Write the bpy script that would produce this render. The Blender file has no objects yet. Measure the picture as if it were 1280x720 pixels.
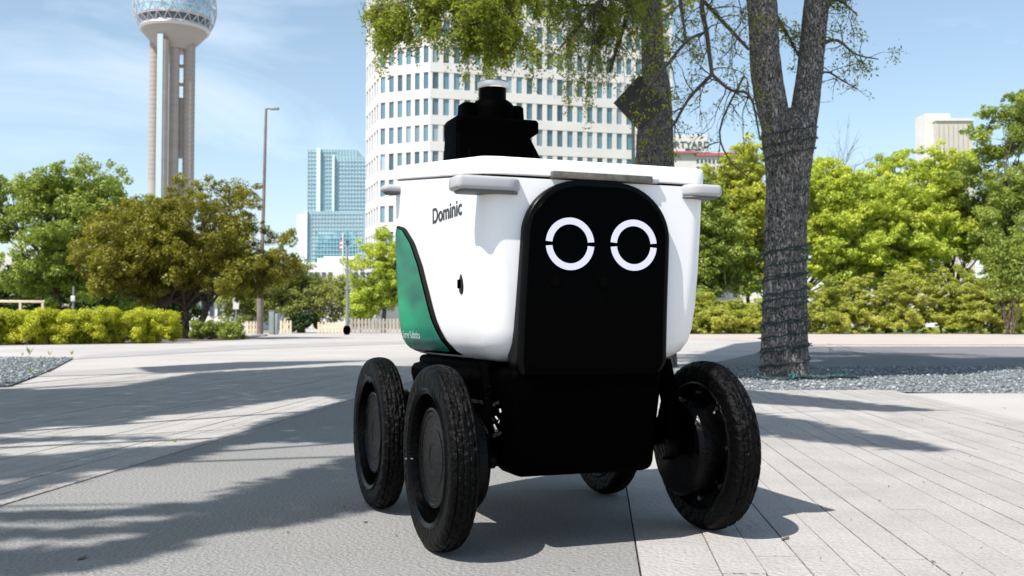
import bpy, bmesh, math, random
import numpy as np
from mathutils import Vector, Matrix
R = math.radians
C = bpy.context.scene.collection
random.seed(7)

# ------------------------------------------------------------------ camera
CAMH = 0.46
F = 1280.0                       # focal length in pixels of the 1280 px wide photograph
PITCH = math.atan(45.8 / F)
cd = bpy.data.cameras.new('camera'); cam = bpy.data.objects.new('camera', cd); C.objects.link(cam)
cam.location = (0, 0, CAMH); cam.rotation_euler = (R(90) + PITCH, 0, 0)
cd.sensor_width = 36; cd.lens = 36.0; cd.clip_start = 0.05; cd.clip_end = 4000
cd.dof.use_dof = True; cd.dof.focus_distance = 2.1; cd.dof.aperture_fstop = 11
bpy.context.scene.camera = cam

# ------------------------------------------------------------------ light
SX, SY = 0.47, 0.50              # shadow offset on the ground per metre of height
SUNV = Vector((-SX, -SY, 1)).normalized()
ELEV = math.asin(SUNV.z); AZ = math.atan2(SUNV.x, SUNV.y)
sd = bpy.data.lights.new('sun', 'SUN'); sd.energy = 5.0; sd.angle = R(0.5); sd.color = (1.0, 0.945, 0.885)
sun = bpy.data.objects.new('sun', sd); C.objects.link(sun)
sun.rotation_euler = (-SUNV).to_track_quat('-Z', 'Y').to_euler(); sun.location = (-8, -8, 16)

world = bpy.data.worlds.new('World'); bpy.context.scene.world = world; world.use_nodes = True
nt = world.node_tree; nt.nodes.clear()
def N(nt, t, **kw):
    n = nt.nodes.new(t)
    for k, v in kw.items(): setattr(n, k, v)
    return n
out = N(nt, 'ShaderNodeOutputWorld'); bg = N(nt, 'ShaderNodeBackground')
sky = N(nt, 'ShaderNodeTexSky', sky_type='NISHITA', sun_disc=False)
sky.sun_elevation = ELEV; sky.sun_rotation = AZ
sky.air_density = 1.0; sky.dust_density = 1.0; sky.ozone_density = 1.0; sky.altitude = 100
tc = N(nt, 'ShaderNodeTexCoord'); mp = N(nt, 'ShaderNodeMapping'); mp.inputs['Scale'].default_value = (1.0, 1.0, 2.6)
mp.inputs['Location'].default_value = (0.3, 1.1, 0.4)
no = N(nt, 'ShaderNodeTexNoise'); no.inputs['Scale'].default_value = 3.1; no.inputs['Detail'].default_value = 7; no.inputs['Roughness'].default_value = 0.55
no.inputs['Distortion'].default_value = 0.5
cr = N(nt, 'ShaderNodeMapRange'); cr.inputs['From Min'].default_value = 0.54; cr.inputs['From Max'].default_value = 0.80; cr.inputs['To Max'].default_value = 0.30
mx = N(nt, 'ShaderNodeMix', data_type='RGBA'); mx.inputs['B'].default_value = (9.2, 9.4, 10.0, 1)
nt.links.new(tc.outputs['Generated'], mp.inputs['Vector']); nt.links.new(mp.outputs['Vector'], no.inputs['Vector'])
nt.links.new(no.outputs['Fac'], cr.inputs['Value']); nt.links.new(cr.outputs['Result'], mx.inputs['Factor'])
hs = N(nt, 'ShaderNodeHueSaturation'); hs.inputs['Hue'].default_value = 0.49; hs.inputs['Saturation'].default_value = 0.88; hs.inputs['Value'].default_value = 1.0
nt.links.new(sky.outputs['Color'], hs.inputs['Color']); nt.links.new(hs.outputs['Color'], mx.inputs['A']); nt.links.new(mx.outputs['Result'], bg.inputs['Color'])
nt.links.new(bg.outputs['Background'], out.inputs['Surface'])
bg.inputs['Strength'].default_value = 0.127
vs = bpy.context.scene.view_settings; vs.view_transform = 'Standard'; vs.look = 'None'; vs.exposure = 0.55; vs.gamma = 1.0

# ------------------------------------------------------------------ helpers
def ray(px, py):
    x = (px - 640) / F; y = (360 - py) / F
    c, s = math.cos(PITCH), math.sin(PITCH)
    return Vector((x, c - y * s, s + y * c))
def at(px, py, Y):               # world point seen at that pixel of the photograph, Y metres ahead
    r = ray(px, py); return Vector((0, 0, CAMH)) + r * (Y / r.y)
def gnd(px, py, z=0.0):          # ground point seen at that pixel
    r = ray(px, py); return Vector((0, 0, CAMH)) + r * ((z - CAMH) / r.z)

def tag(o, label=None, cat=None, group=None, kind=None):
    if label: o['label'] = label
    if cat: o['category'] = cat
    if group: o['group'] = group
    if kind: o['kind'] = kind
    return o
def empty(name, loc=(0, 0, 0), rz=0.0):
    o = bpy.data.objects.new(name, None); C.objects.link(o); o.location = loc; o.rotation_euler = (0, 0, rz); o.empty_display_size = 0.2
    return o
class MB:
    def __init__(s): s.v = []; s.f = []
    def add(s, vs, fs):
        k = len(s.v); s.v += [tuple(v) for v in vs]; s.f += [tuple(i + k for i in f) for f in fs]
        return s
    def box(s, a, b, M=None, taper=None):
        x0, y0, z0 = a; x1, y1, z1 = b
        v = [(x0, y0, z0), (x1, y0, z0), (x1, y1, z0), (x0, y1, z0), (x0, y0, z1), (x1, y0, z1), (x1, y1, z1), (x0, y1, z1)]
        if M: v = [M @ Vector(p) for p in v]
        return s.add(v, [(3, 2, 1, 0), (4, 5, 6, 7), (0, 1, 5, 4), (1, 2, 6, 5), (2, 3, 7, 6), (3, 0, 4, 7)])
    def tube(s, pts, rad, n=8, cap=True, fn=None):
        pts = [Vector(p) for p in pts]
        if not hasattr(rad, '__len__'): rad = [rad] * len(pts)
        vs = []; ref = None
        for i, p in enumerate(pts):
            t = (pts[min(i + 1, len(pts) - 1)] - pts[max(i - 1, 0)])
            t = t.normalized() if t.length > 1e-9 else Vector((0, 0, 1))
            if ref is None: ref = Vector((1, 0, 0)) if abs(t.x) < 0.8 else Vector((0, 1, 0))
            a = (ref - t * ref.dot(t)).normalized(); b = t.cross(a); ref = a
            for k in range(n):
                th = 2 * math.pi * k / n; r = rad[i] * (fn(th, i, p) if fn else 1)
                vs.append(p + a * (r * math.cos(th)) + b * (r * math.sin(th)))
        fs = [(i * n + k, i * n + (k + 1) % n, (i + 1) * n + (k + 1) % n, (i + 1) * n + k) for i in range(len(pts) - 1) for k in range(n)]
        if cap: fs += [tuple(range(n - 1, -1, -1)), tuple((len(pts) - 1) * n + k for k in range(n))]
        return s.add(vs, fs)
    def lathe(s, prof, n=48, M=None, fn=None, close=False):   # profile (r, x) about the X axis
        vs = []
        for k in range(n):
            th = 2 * math.pi * k / n
            for j, (r, x) in enumerate(prof):
                rr = r + (fn(th, j, x, r) if fn else 0)
                p = Vector((x, rr * math.cos(th), rr * math.sin(th)))
                vs.append(M @ p if M else p)
        m = len(prof); fs = []
        for k in range(n):
            k2 = (k + 1) % n
            for j in range(m - (0 if close else 1)):
                j2 = (j + 1) % m
                fs.append((k * m + j, k * m + j2, k2 * m + j2, k2 * m + j))
        return s.add(vs, fs)
    def prism(s, poly, z0, z1, M=None):
        n = len(poly); v = [Vector((x, y, z0)) for x, y in poly] + [Vector((x, y, z1)) for x, y in poly]
        if M: v = [M @ p for p in v]
        return s.add(v, [tuple(range(n - 1, -1, -1)), tuple(range(n, 2 * n))] + [(i, (i + 1) % n, n + (i + 1) % n, n + i) for i in range(n)])
    def mesh(s, name, mat, smooth=False, sharp=None):
        me = bpy.data.meshes.new(name); me.from_pydata(s.v, [], s.f); me.materials.append(mat)
        if smooth:
            me.polygons.foreach_set('use_smooth', [True] * len(me.polygons))
            me.update()
            if sharp: me.set_sharp_from_angle(angle=R(sharp))
        return me
    def build(s, name, mat, parent=None, smooth=False, sharp=35, bevel=0, seg=2, rec=True):
        me = s.mesh(name, mat)
        if rec or bevel:
            bm = bmesh.new(); bm.from_mesh(me)
            bmesh.ops.recalc_face_normals(bm, faces=bm.faces)
            if bevel:
                ed = [e for e in bm.edges if e.is_manifold and e.calc_face_angle(0) > R(30)]
                bmesh.ops.bevel(bm, geom=ed, offset=bevel, segments=seg, affect='EDGES', profile=0.5, clamp_overlap=True)
            bm.to_mesh(me); bm.free()
        if smooth or bevel:
            me.polygons.foreach_set('use_smooth', [True] * len(me.polygons)); me.update()
            me.set_sharp_from_angle(angle=R(sharp))
        o = bpy.data.objects.new(name, me); C.objects.link(o)
        if parent: o.parent = parent
        return o
def inst(o, parent=None, loc=None, rot=None, name=None):
    c = o.copy(); C.objects.link(c)
    if parent is not None: c.parent = parent
    if loc is not None: c.location = loc
    if rot is not None: c.rotation_euler = rot
    return c
def copy_tree(o, parent=None):
    c = o.copy(); C.objects.link(c); c.parent = parent
    for ch in [x for x in KIDS.get(o.name, [])]: copy_tree(ch, c)
    return c
KIDS = {}
def npmesh(name, V, Fq, mat, parent=None, smooth=False):     # V (n,3), Fq (m,4) or (m,3)
    me = bpy.data.meshes.new(name); k = Fq.shape[1]
    me.vertices.add(len(V)); me.vertices.foreach_set('co', V.astype(np.float32).ravel())
    me.loops.add(Fq.size); me.loops.foreach_set('vertex_index', Fq.astype(np.int32).ravel())
    me.polygons.add(len(Fq)); me.polygons.foreach_set('loop_start', np.arange(0, Fq.size, k, dtype=np.int32))
    me.materials.append(mat); me.update(calc_edges=True)
    if smooth: me.polygons.foreach_set('use_smooth', [True] * len(me.polygons))
    o = bpy.data.objects.new(name, me); C.objects.link(o)
    if parent: o.parent = parent
    return o

# ------------------------------------------------------------------ materials
def mat(name, col, rough=0.6, metal=0.0, spec=0.5, var=0.0, scale=8.0, bump=0.0, bscale=60.0, coat=0.0, emit=None, objvar=0.0, detail=6.0, stretch=None, col2=None, lo=0.35, hi=0.65, bdist=0.01, grain=0.0, gscale=170, stain=0.0):
    m = bpy.data.materials.new(name); m.use_nodes = True; nt = m.node_tree; b = nt.nodes['Principled BSDF']
    c = (*col, 1) if len(col) == 3 else col
    b.inputs['Base Color'].default_value = c; b.inputs['Roughness'].default_value = rough; b.inputs['Metallic'].default_value = metal
    b.inputs['Specular IOR Level'].default_value = spec; b.inputs['Coat Weight'].default_value = coat
    tc = N(nt, 'ShaderNodeTexCoord'); vec = tc.outputs['Object']
    if stretch:
        mp = N(nt, 'ShaderNodeMapping'); mp.inputs['Scale'].default_value = stretch; nt.links.new(vec, mp.inputs['Vector']); vec = mp.outputs['Vector']
    if var or col2:
        n = N(nt, 'ShaderNodeTexNoise'); n.inputs['Scale'].default_value = scale; n.inputs['Detail'].default_value = detail; n.inputs['Roughness'].default_value = 0.6
        nt.links.new(vec, n.inputs['Vector'])
        r = N(nt, 'ShaderNodeMapRange'); r.inputs['From Min'].default_value = lo; r.inputs['From Max'].default_value = hi
        nt.links.new(n.outputs['Fac'], r.inputs['Value'])
        x = N(nt, 'ShaderNodeMix', data_type='RGBA'); nt.links.new(r.outputs['Result'], x.inputs['Factor'])
        if col2: x.inputs['A'].default_value = (*col2, 1); x.inputs['B'].default_value = c
        else:
            x.inputs['A'].default_value = (*[q * (1 - var) for q in c[:3]], 1); x.inputs['B'].default_value = (*[min(1, q * (1 + var)) for q in c[:3]], 1)
        last = x.outputs['Result']
    else: last = None
    if objvar:
        oi = N(nt, 'ShaderNodeObjectInfo'); r = N(nt, 'ShaderNodeMapRange'); r.inputs['To Min'].default_value = 1 - objvar; r.inputs['To Max'].default_value = 1 + objvar
        nt.links.new(oi.outputs['Random'], r.inputs['Value'])
        h = N(nt, 'ShaderNodeHueSaturation'); nt.links.new(r.outputs['Result'], h.inputs['Value'])
        if last: nt.links.new(last, h.inputs['Color'])
        else: h.inputs['Color'].default_value = c
        last = h.outputs['Color']
    for amt, sc, a_, b_ in ((grain, gscale, .38, .62), (stain, 1.1, .42, .70)):
        if not amt: continue
        n = N(nt, 'ShaderNodeTexNoise'); n.inputs['Scale'].default_value = sc; n.inputs['Detail'].default_value = 3 if sc > 50 else 9; n.inputs['Roughness'].default_value = .65; nt.links.new(tc.outputs['Object'], n.inputs['Vector'])
        r = N(nt, 'ShaderNodeMapRange'); r.inputs['From Min'].default_value = a_; r.inputs['From Max'].default_value = b_; r.inputs['To Min'].default_value = 1 + amt; r.inputs['To Max'].default_value = 1 - amt
        nt.links.new(n.outputs['Fac'], r.inputs['Value']); h = N(nt, 'ShaderNodeHueSaturation'); nt.links.new(r.outputs['Result'], h.inputs['Value']); nt.links.new(last, h.inputs['Color']); last = h.outputs['Color']
    if last: nt.links.new(last, b.inputs['Base Color'])
    if bump:
        n = N(nt, 'ShaderNodeTexNoise'); n.inputs['Scale'].default_value = bscale; n.inputs['Detail'].default_value = 4
        nt.links.new(vec, n.inputs['Vector'])
        bp = N(nt, 'ShaderNodeBump'); bp.inputs['Strength'].default_value = bump; bp.inputs['Distance'].default_value = bdist
        nt.links.new(n.outputs['Fac'], bp.inputs['Height']); nt.links.new(bp.outputs['Normal'], b.inputs['Normal'])
    if emit:
        b.inputs['Emission Color'].default_value = (*emit[:3], 1); b.inputs['Emission Strength'].default_value = emit[3]
    return m
def leafmat(name, ca, cb, trans=0.35, scale=0.6, dark=None):
    m = bpy.data.materials.new(name); m.use_nodes = True; nt = m.node_tree; nt.nodes.clear()
    o = N(nt, 'ShaderNodeOutputMaterial'); ge = N(nt, 'ShaderNodeNewGeometry'); tc = N(nt, 'ShaderNodeTexCoord')
    n = N(nt, 'ShaderNodeTexNoise'); n.inputs['Scale'].default_value = scale; n.inputs['Detail'].default_value = 3
    nt.links.new(tc.outputs['Object'], n.inputs['Vector'])
    ad = N(nt, 'ShaderNodeMath', operation='MULTIPLY_ADD'); ad.inputs[1].default_value = 0.6; nt.links.new(ge.outputs['Random Per Island'], ad.inputs[0])
    m2 = N(nt, 'ShaderNodeMath', operation='MULTIPLY_ADD'); m2.inputs[1].default_value = 2.2; m2.inputs[2].default_value = -0.9
    nt.links.new(n.outputs['Fac'], m2.inputs[0]); nt.links.new(m2.outputs[0], ad.inputs[2])
    x = N(nt, 'ShaderNodeMix', data_type='RGBA', clamp_factor=True); x.inputs['A'].default_value = (*ca, 1); x.inputs['B'].default_value = (*cb, 1)
    nt.links.new(ad.outputs[0], x.inputs['Factor'])
    d = N(nt, 'ShaderNodeBsdfDiffuse'); t = N(nt, 'ShaderNodeBsdfTranslucent'); g = N(nt, 'ShaderNodeBsdfGlossy'); g.inputs['Roughness'].default_value = 0.45
    g.inputs['Color'].default_value = (0.9, 0.9, 0.9, 1)
    nt.links.new(x.outputs['Result'], d.inputs['Color']); nt.links.new(x.outputs['Result'], t.inputs['Color'])
    s1 = N(nt, 'ShaderNodeMixShader'); s1.inputs[0].default_value = trans; nt.links.new(d.outputs[0], s1.inputs[1]); nt.links.new(t.outputs[0], s1.inputs[2])
    s2 = N(nt, 'ShaderNodeMixShader'); s2.inputs[0].default_value = 0.02; nt.links.new(s1.outputs[0], s2.inputs[1]); nt.links.new(g.outputs[0], s2.inputs[2])
    nt.links.new(s2.outputs[0], o.inputs['Surface'])
    return m

M = {}
M['concrete'] = mat('concrete', (0.37, 0.352, 0.333), 0.9, var=0.10, scale=0.5, bump=0.4, bscale=45, detail=10)
M['path'] = mat('path_concrete', (0.208, 0.207, 0.201), 0.88, var=0.08, scale=2.2, bump=1.0, bscale=95, detail=12, bdist=0.008, grain=.17, gscale=130, stain=.09)
M['plank'] = mat('paving_plank', (0.330, 0.316, 0.300), 0.9, var=0.08, scale=3.5, bump=1.0, bscale=80, detail=12, objvar=0.05, bdist=0.007, grain=.13, gscale=130, stain=.07)
M['joint'] = mat('joint_fill', (0.13, 0.125, 0.12), 0.95, var=0.3, scale=30)
M['asphalt'] = mat('asphalt', (0.15, 0.15, 0.155), 0.92, var=0.12, scale=1.2, bump=0.4, bscale=60, detail=10)
M['sidewalk'] = mat('sidewalk', (0.40, 0.35, 0.31), 0.9, var=0.08, scale=0.4)
M['greyband'] = mat('grey_concrete', (0.30, 0.292, 0.285), 0.9, var=0.08, scale=0.8, detail=8)
M['paint'] = mat('road_paint', (0.75, 0.74, 0.72), 0.7, var=0.08, scale=5)
M['gravelbase'] = mat('gravel_base', (0.17, 0.18, 0.19), 0.95, var=0.5, scale=28, bump=1.0, bscale=40)
M['soil'] = mat('soil', (0.10, 0.075, 0.055), 0.95, var=0.3, scale=3, bump=0.5, bscale=20)
M['white'] = mat('white_shell', (0.80, 0.80, 0.81), 0.32, spec=0.45, coat=0.25, var=0.015, scale=3)
M['black'] = mat('black_plastic', (0.0003, 0.0003, 0.0004), 0.6, spec=0.008, bump=0.15, bscale=200)
M['gloss'] = mat('black_gloss', (0.0006, 0.0006, 0.0007), 0.22, spec=0.015)
M['gasket'] = mat('panel_edge', (0.0008, 0.0008, 0.0008), 0.28, spec=0.10)
M['lensglass'] = mat('lens_glass', (0.0005, 0.0005, 0.0005), 0.1, spec=0.03)
M['rubber'] = mat('tyre_rubber', (0.0012, 0.0012, 0.0013), 0.5, spec=0.09, var=0.3, scale=40, bump=0.8, bscale=70)
M['rim'] = mat('rim_metal', (0.0008, 0.0008, 0.0009), 0.22, spec=0.11, var=0.6, scale=9, bump=0.25, bscale=40, stretch=(1, 1, 6))
M['steel'] = mat('bare_steel', (0.45, 0.45, 0.46), 0.28, metal=1.0)
M['silver'] = mat('silver_ring', (0.62, 0.62, 0.62), 0.30, metal=1.0, var=0.05, scale=40, stretch=(1, 1, 20))
M['barlight'] = mat('grey_housing', (0.38, 0.38, 0.395), 0.42, spec=0.5)
M['bardark'] = mat('housing_gasket', (0.10, 0.10, 0.105), 0.55)
M['bronze'] = mat('latch_bronze', (0.12, 0.108, 0.09), 0.45, metal=0.2, var=0.3, scale=60)
M['eye'] = mat('eye_light', (0.42, 0.42, 0.52), 0.35, emit=(0.84, 0.84, 1.0, 0.24))
M['print'] = mat('black_print', (0.012, 0.012, 0.014), 0.4)
M['wprint'] = mat('pale_print', (0.30, 0.42, 0.38), 0.5)
# green reflective side panel
gm = mat('green_panel', (0.0, 0.13, 0.085), 0.3, spec=0.10, coat=0.0); M['green'] = gm
nt = gm.node_tree; tcn = N(nt, 'ShaderNodeTexCoord'); wv = N(nt, 'ShaderNodeTexWave', wave_type='RINGS'); wv.inputs['Scale'].default_value = 26; wv.inputs['Distortion'].default_value = 1.5
nz = N(nt, 'ShaderNodeTexNoise'); nz.inputs['Scale'].default_value = 6; nz.inputs['Detail'].default_value = 2
mpn = N(nt, 'ShaderNodeMapping'); mpn.inputs['Rotation'].default_value = (0.5, 0, 0); mpn.inputs['Scale'].default_value = (1, 0.5, 1.6)
nt.links.new(tcn.outputs['Object'], wv.inputs['Vector']); nt.links.new(tcn.outputs['Object'], mpn.inputs['Vector']); nt.links.new(mpn.outputs['Vector'], nz.inputs['Vector'])
rp = N(nt, 'ShaderNodeValToRGB'); rp.color_ramp.elements[0].position = 0.38; rp.color_ramp.elements[0].color = (0.0, 0.085, 0.075, 1)
rp.color_ramp.elements[1].position = 0.68; rp.color_ramp.elements[1].color = (0.004, 0.33, 0.16, 1)
nt.links.new(nz.outputs['Fac'], rp.inputs['Fac'])
mm = N(nt, 'ShaderNodeMix', data_type='RGBA', blend_type='MULTIPLY'); mm.inputs['Factor'].default_value = 0.35
nt.links.new(rp.outputs['Color'], mm.inputs['A']); nt.links.new(wv.outputs['Color'], mm.inputs['B']); nt.links.new(mm.outputs['Result'], nt.nodes['Principled BSDF'].inputs['Base Color'])

# bark: grey ridges, dark fissures
def barkmat(name, a, b, sc=9.0):
    m = bpy.data.materials.new(name); m.use_nodes = True; nt = m.node_tree; p = nt.nodes['Principled BSDF']
    tc = N(nt, 'ShaderNodeTexCoord'); mp = N(nt, 'ShaderNodeMapping'); mp.inputs['Scale'].default_value = (1, 1, 0.26)
    n = N(nt, 'ShaderNodeTexNoise'); n.inputs['Scale'].default_value = sc * 3; n.inputs['Detail'].default_value = 6; n.inputs['Distortion'].default_value = 0.6
    v = N(nt, 'ShaderNodeTexVoronoi', feature='DISTANCE_TO_EDGE'); v.inputs['Scale'].default_value = sc * 2.6
    nt.links.new(tc.outputs['Object'], mp.inputs['Vector']); nt.links.new(mp.outputs['Vector'], n.inputs['Vector'])
    ad = N(nt, 'ShaderNodeMix', data_type='VECTOR'); ad.inputs['Factor'].default_value = 0.12
    nt.links.new(mp.outputs['Vector'], ad.inputs['A']); nt.links.new(n.outputs['Color'], ad.inputs['B']); nt.links.new(ad.outputs['Result'], v.inputs['Vector'])
    r = N(nt, 'ShaderNodeMapRange'); r.inputs['From Max'].default_value = 0.22
    nt.links.new(v.outputs['Distance'], r.inputs['Value'])
    mu = N(nt, 'ShaderNodeMath', operation='MULTIPLY'); nt.links.new(r.outputs['Result'], mu.inputs[0]); nt.links.new(n.outputs['Fac'], mu.inputs[1])
    cr = N(nt, 'ShaderNodeValToRGB'); cr.color_ramp.elements[0].position = 0.06; cr.color_ramp.elements[0].color = (*a, 1); cr.color_ramp.elements[1].position = 0.36; cr.color_ramp.elements[1].color = (*b, 1)
    nt.links.new(mu.outputs[0], cr.inputs['Fac']); nt.links.new(cr.outputs['Color'], p.inputs['Base Color'])
    bp = N(nt, 'ShaderNodeBump'); bp.inputs['Strength'].default_value = 1.0; bp.inputs['Distance'].default_value = 0.03
    nt.links.new(mu.outputs[0], bp.inputs['Height']); nt.links.new(bp.outputs['Normal'], p.inputs['Normal'])
    p.inputs['Roughness'].default_value = 0.95; p.inputs['Specular IOR Level'].default_value = 0.15
    return m
M['bankgreen'] = mat('ground_cover', (0.16, 0.21, 0.025), 0.95, var=0.4, scale=1.5, bump=1, bscale=10)
M['bark'] = barkmat('oak_bark', (0.028, 0.026, 0.024), (0.41, 0.38, 0.35), 15)
M['bark2'] = barkmat('brown_bark', (0.03, 0.024, 0.018), (0.16, 0.125, 0.09), 5)
M['twig'] = mat('twig_bark', (0.075, 0.062, 0.05), 0.9, var=0.3, scale=8)
M['leaf_oak'] = leafmat('oak_leaf', (0.16, 0.23, 0.02), (0.42, 0.46, 0.05), 0.6, 1.5)
M['leaf_bright'] = leafmat('bright_leaf', (0.30, 0.41, 0.04), (0.68, 0.73, 0.11), 0.46, 0.5)
M['leaf_mid'] = leafmat('mid_green_leaf', (0.15, 0.22, 0.035), (0.40, 0.47, 0.085), 0.42, 0.5)
M['leaf_yellow'] = leafmat('yellow_green_leaf', (0.32, 0.38, 0.035), (0.62, 0.63, 0.10), 0.46, 0.4)
M['leaf_olive'] = leafmat('olive_leaf', (0.20, 0.24, 0.05), (0.42, 0.45, 0.12), 0.4, 0.4)
M['leaf_bronze'] = leafmat('bronze_leaf', (0.13, 0.13, 0.015), (0.33, 0.315, 0.035), 0.4, 0.6)
M['leaf_hedge'] = leafmat('hedge_leaf', (0.32, 0.37, 0.02), (0.68, 0.69, 0.06), 0.4, 0.8)
M['leaf_shrub'] = leafmat('juniper_leaf', (0.26, 0.31, 0.04), (0.60, 0.60, 0.11), 0.42, 0.5)
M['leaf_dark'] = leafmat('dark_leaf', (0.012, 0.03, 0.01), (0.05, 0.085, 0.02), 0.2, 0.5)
M['offwhite'] = mat('white_precast', (0.60, 0.58, 0.575), 0.85, var=0.05, scale=0.2)
M['winglass'] = mat('office_glass', (0.10, 0.185, 0.23), 0.15, spec=0.6, objvar=0.4)
M['winpale'] = mat('blind_glass', (0.22, 0.30, 0.34), 0.25, spec=0.5, objvar=0.3)
M['windeep'] = mat('deep_office_glass', (0.06, 0.12, 0.155), 0.1, spec=0.6, objvar=0.3)
M['pale'] = mat('pale_stucco', (0.62, 0.61, 0.59), 0.85, var=0.06, scale=0.3)
M['pale2'] = mat('cream_wall', (0.50, 0.47, 0.43), 0.85, var=0.06, scale=0.3)
M['darkwin'] = mat('dark_window', (0.06, 0.08, 0.10), 0.15, spec=0.7)
M['red'] = mat('red_band', (0.42, 0.12, 0.15), 0.6)
M['towerconc'] = mat('tower_concrete', (0.36, 0.325, 0.29), 0.85, var=0.10, scale=0.06, stretch=(0.15, 0.15, 3.0))
M['bandconc'] = mat('tower_joint', (0.33, 0.295, 0.26), 0.9)
M['lift'] = mat('lift_glass', (0.42, 0.52, 0.58), 0.3, spec=0.5)
M['towerglass'] = mat('tower_glass', (0.36, 0.56, 0.68), 0.15, spec=0.9, metal=0.2, var=.25, scale=.3)
M['lattice'] = mat('lattice_metal', (0.50, 0.50, 0.51), 0.4, metal=0.3)
M['aqua'] = mat('aqua_glass', (0.33, 0.47, 0.52), 0.18, spec=0.8, metal=0.1, var=0.22, scale=0.05, objvar=0.08)
M['aquapale'] = mat('pale_glass', (0.60, 0.76, 0.80), 0.25, spec=0.6)
M['mullion'] = mat('mullion', (0.29, 0.43, 0.48), 0.4)
M['aquareflect'] = mat('reflection_glass', (0.30, 0.50, 0.56), 0.2, spec=0.6, col2=(0.04, 0.20, 0.26), scale=0.10, lo=0.54, hi=0.60)  # dark patches paint the trees' reflection into the glass colour
M['pole'] = mat('weathered_pole', (0.20, 0.16, 0.145), 0.8, var=0.2, scale=2)
M['greymetal'] = mat('grey_metal', (0.24, 0.25, 0.255), 0.5, metal=0.3)
M['cabinet'] = mat('cabinet_green_grey', (0.22, 0.26, 0.25), 0.55, var=0.08, scale=2)
M['signback'] = mat('sign_back', (0.05, 0.047, 0.04), 0.6, metal=0.2, var=0.25, scale=5)
M['cream'] = mat('cream_wood', (0.66, 0.55, 0.38), 0.8, var=0.1, scale=3, objvar=0.1)
M['greywood'] = mat('grey_wood', (0.36, 0.32, 0.27), 0.85, var=0.15, scale=3, objvar=0.14)
M['wire'] = mat('green_wire', (0.012, 0.03, 0.03), 0.6)
M['bulb'] = mat('teal_bulb', (0.04, 0.17, 0.16), 0.2, spec=0.8)
M['flagw'] = mat('flag_white', (0.7, 0.68, 0.66), 0.8); M['flagr'] = mat('flag_red', (0.45, 0.08, 0.09), 0.8); M['flagb'] = mat('flag_blue', (0.05, 0.07, 0.22), 0.8)

# ------------------------------------------------------------------ ground
DX = 0.085                                   # the paving runs slightly to the right of the view axis
sh = lambda X0, Y: X0 + DX * Y
def sheet(name, pts, z, m, kind='structure'):
    mb = MB(); mb.add([(p[0], p[1], z) for p in pts], [tuple(range(len(pts)))])
    o = mb.build(name, m, rec=False)
    if o.data.polygons[0].normal.z < 0: o.data.flip_normals()
    return tag(o, kind=kind)
sheet('ground', [(-1500, -300), (1500, -300), (1500, 2500), (-1500, 2500)], -0.030, M['concrete'])
XL, XR, XRR = -1.52, 0.075, 2.02
def slab(name, x0, x1, y0, y1, m, top=0.0, thick=0.026, parent=None):
    mb = MB(); v = [(sh(x0, y0), y0, top - thick), (sh(x1, y0), y0, top - thick), (sh(x1, y1), y1, top - thick), (sh(x0, y1), y1, top - thick)]
    v += [(a, b, top) for a, b, c in v]
    mb.add(v, [(3, 2, 1, 0), (4, 5, 6, 7), (0, 1, 5, 4), (1, 2, 6, 5), (2, 3, 7, 6), (3, 0, 4, 7)])
    return mb
sheet('joint_bed', [(sh(-4.35, -1.5), -1.5), (sh(4.39, -1.5), -1.5), (sh(4.39, 6.9), 6.9), (sh(XRR, 6.9), 6.9), (sh(XRR, 7.25), 7.25), (sh(XR, 7.25), 7.25), (sh(XR, 12.59), 12.59), (sh(XL - .04, 12.59), 12.59), (sh(XL - .04, 11.59), 11.59), (sh(-3.2, 11.59), 11.59), (sh(-4.35, 8.6), 8.6)], -0.018, M['joint'])
walk = tag(empty('paved_walk'), kind='structure')
y = -1.5; k = 0
for y1 in (2.86, 12.6):
    slab('path_slab', XL + 0.003, XR - 0.001, y, y1 - 0.002, M['path']).build('path_slab', M['path'], walk, bevel=0.0015, seg=1); y = y1
rp_ = random.Random(3)
def planks(x0, x1, y0, y1fn, w):
    x = x0; i = 0
    while x < x1 - 0.02:
        ww = w
        if i == 0: ww = 0.15
        yy = y0; end = y1fn(x)
        while yy < end - 0.05:
            ln = rp_.uniform(1.6, 3.4); ye = min(yy + ln, end)
            dz = rp_.uniform(-0.0018, 0.0006)
            ns = max(3, int((ye - yy) / .28)); pv = []; top = dz
            for i_ in range(ns + 1):
                py_ = yy + .001 + (ye - yy - .002) * i_ / ns
                for xx, sg_ in ((x + .0011, 1), (x + ww - .0011, -1)):
                    X_ = sh(xx + rp_.uniform(-.0003, .0013) * sg_, py_); pv += [(X_, py_, top - .024), (X_, py_, top)]
            pf = []
            for i_ in range(ns):
                a_ = i_ * 4; pf += [(a_ + 1, a_ + 3, a_ + 7, a_ + 5), (a_, a_ + 1, a_ + 5, a_ + 4), (a_ + 3, a_ + 2, a_ + 6, a_ + 7)]
            pf += [(0, 2, 3, 1), (ns * 4, ns * 4 + 1, ns * 4 + 3, ns * 4 + 2)]
            MB().add(pv, pf).build('paving_plank', M['plank'], walk, rec=True)
            yy = ye
        x += ww; i += 1
planks(XR + 0.0005, XRR, -0.2, lambda x: 7.25, 0.0835)
planks(XL - 34 * 0.0835, XL - 0.03, 1.2, lambda x: 11.6 if x > -3.2 else 11.6 - (-3.2 - x) * 2.6, 0.0835)
slab('edging_strip', XL - 0.035, XL - 0.002, -1.5, 11.6, None, top=0.003, thick=0.028).build('edging_strip', M['plank'], walk, bevel=0.002, seg=1)
slab('side_slab', XRR + 0.008, 4.4, -1.5, 6.9, None, top=-0.001).build('side_slab', M['concrete'], walk, bevel=0.0015, seg=1)
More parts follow.
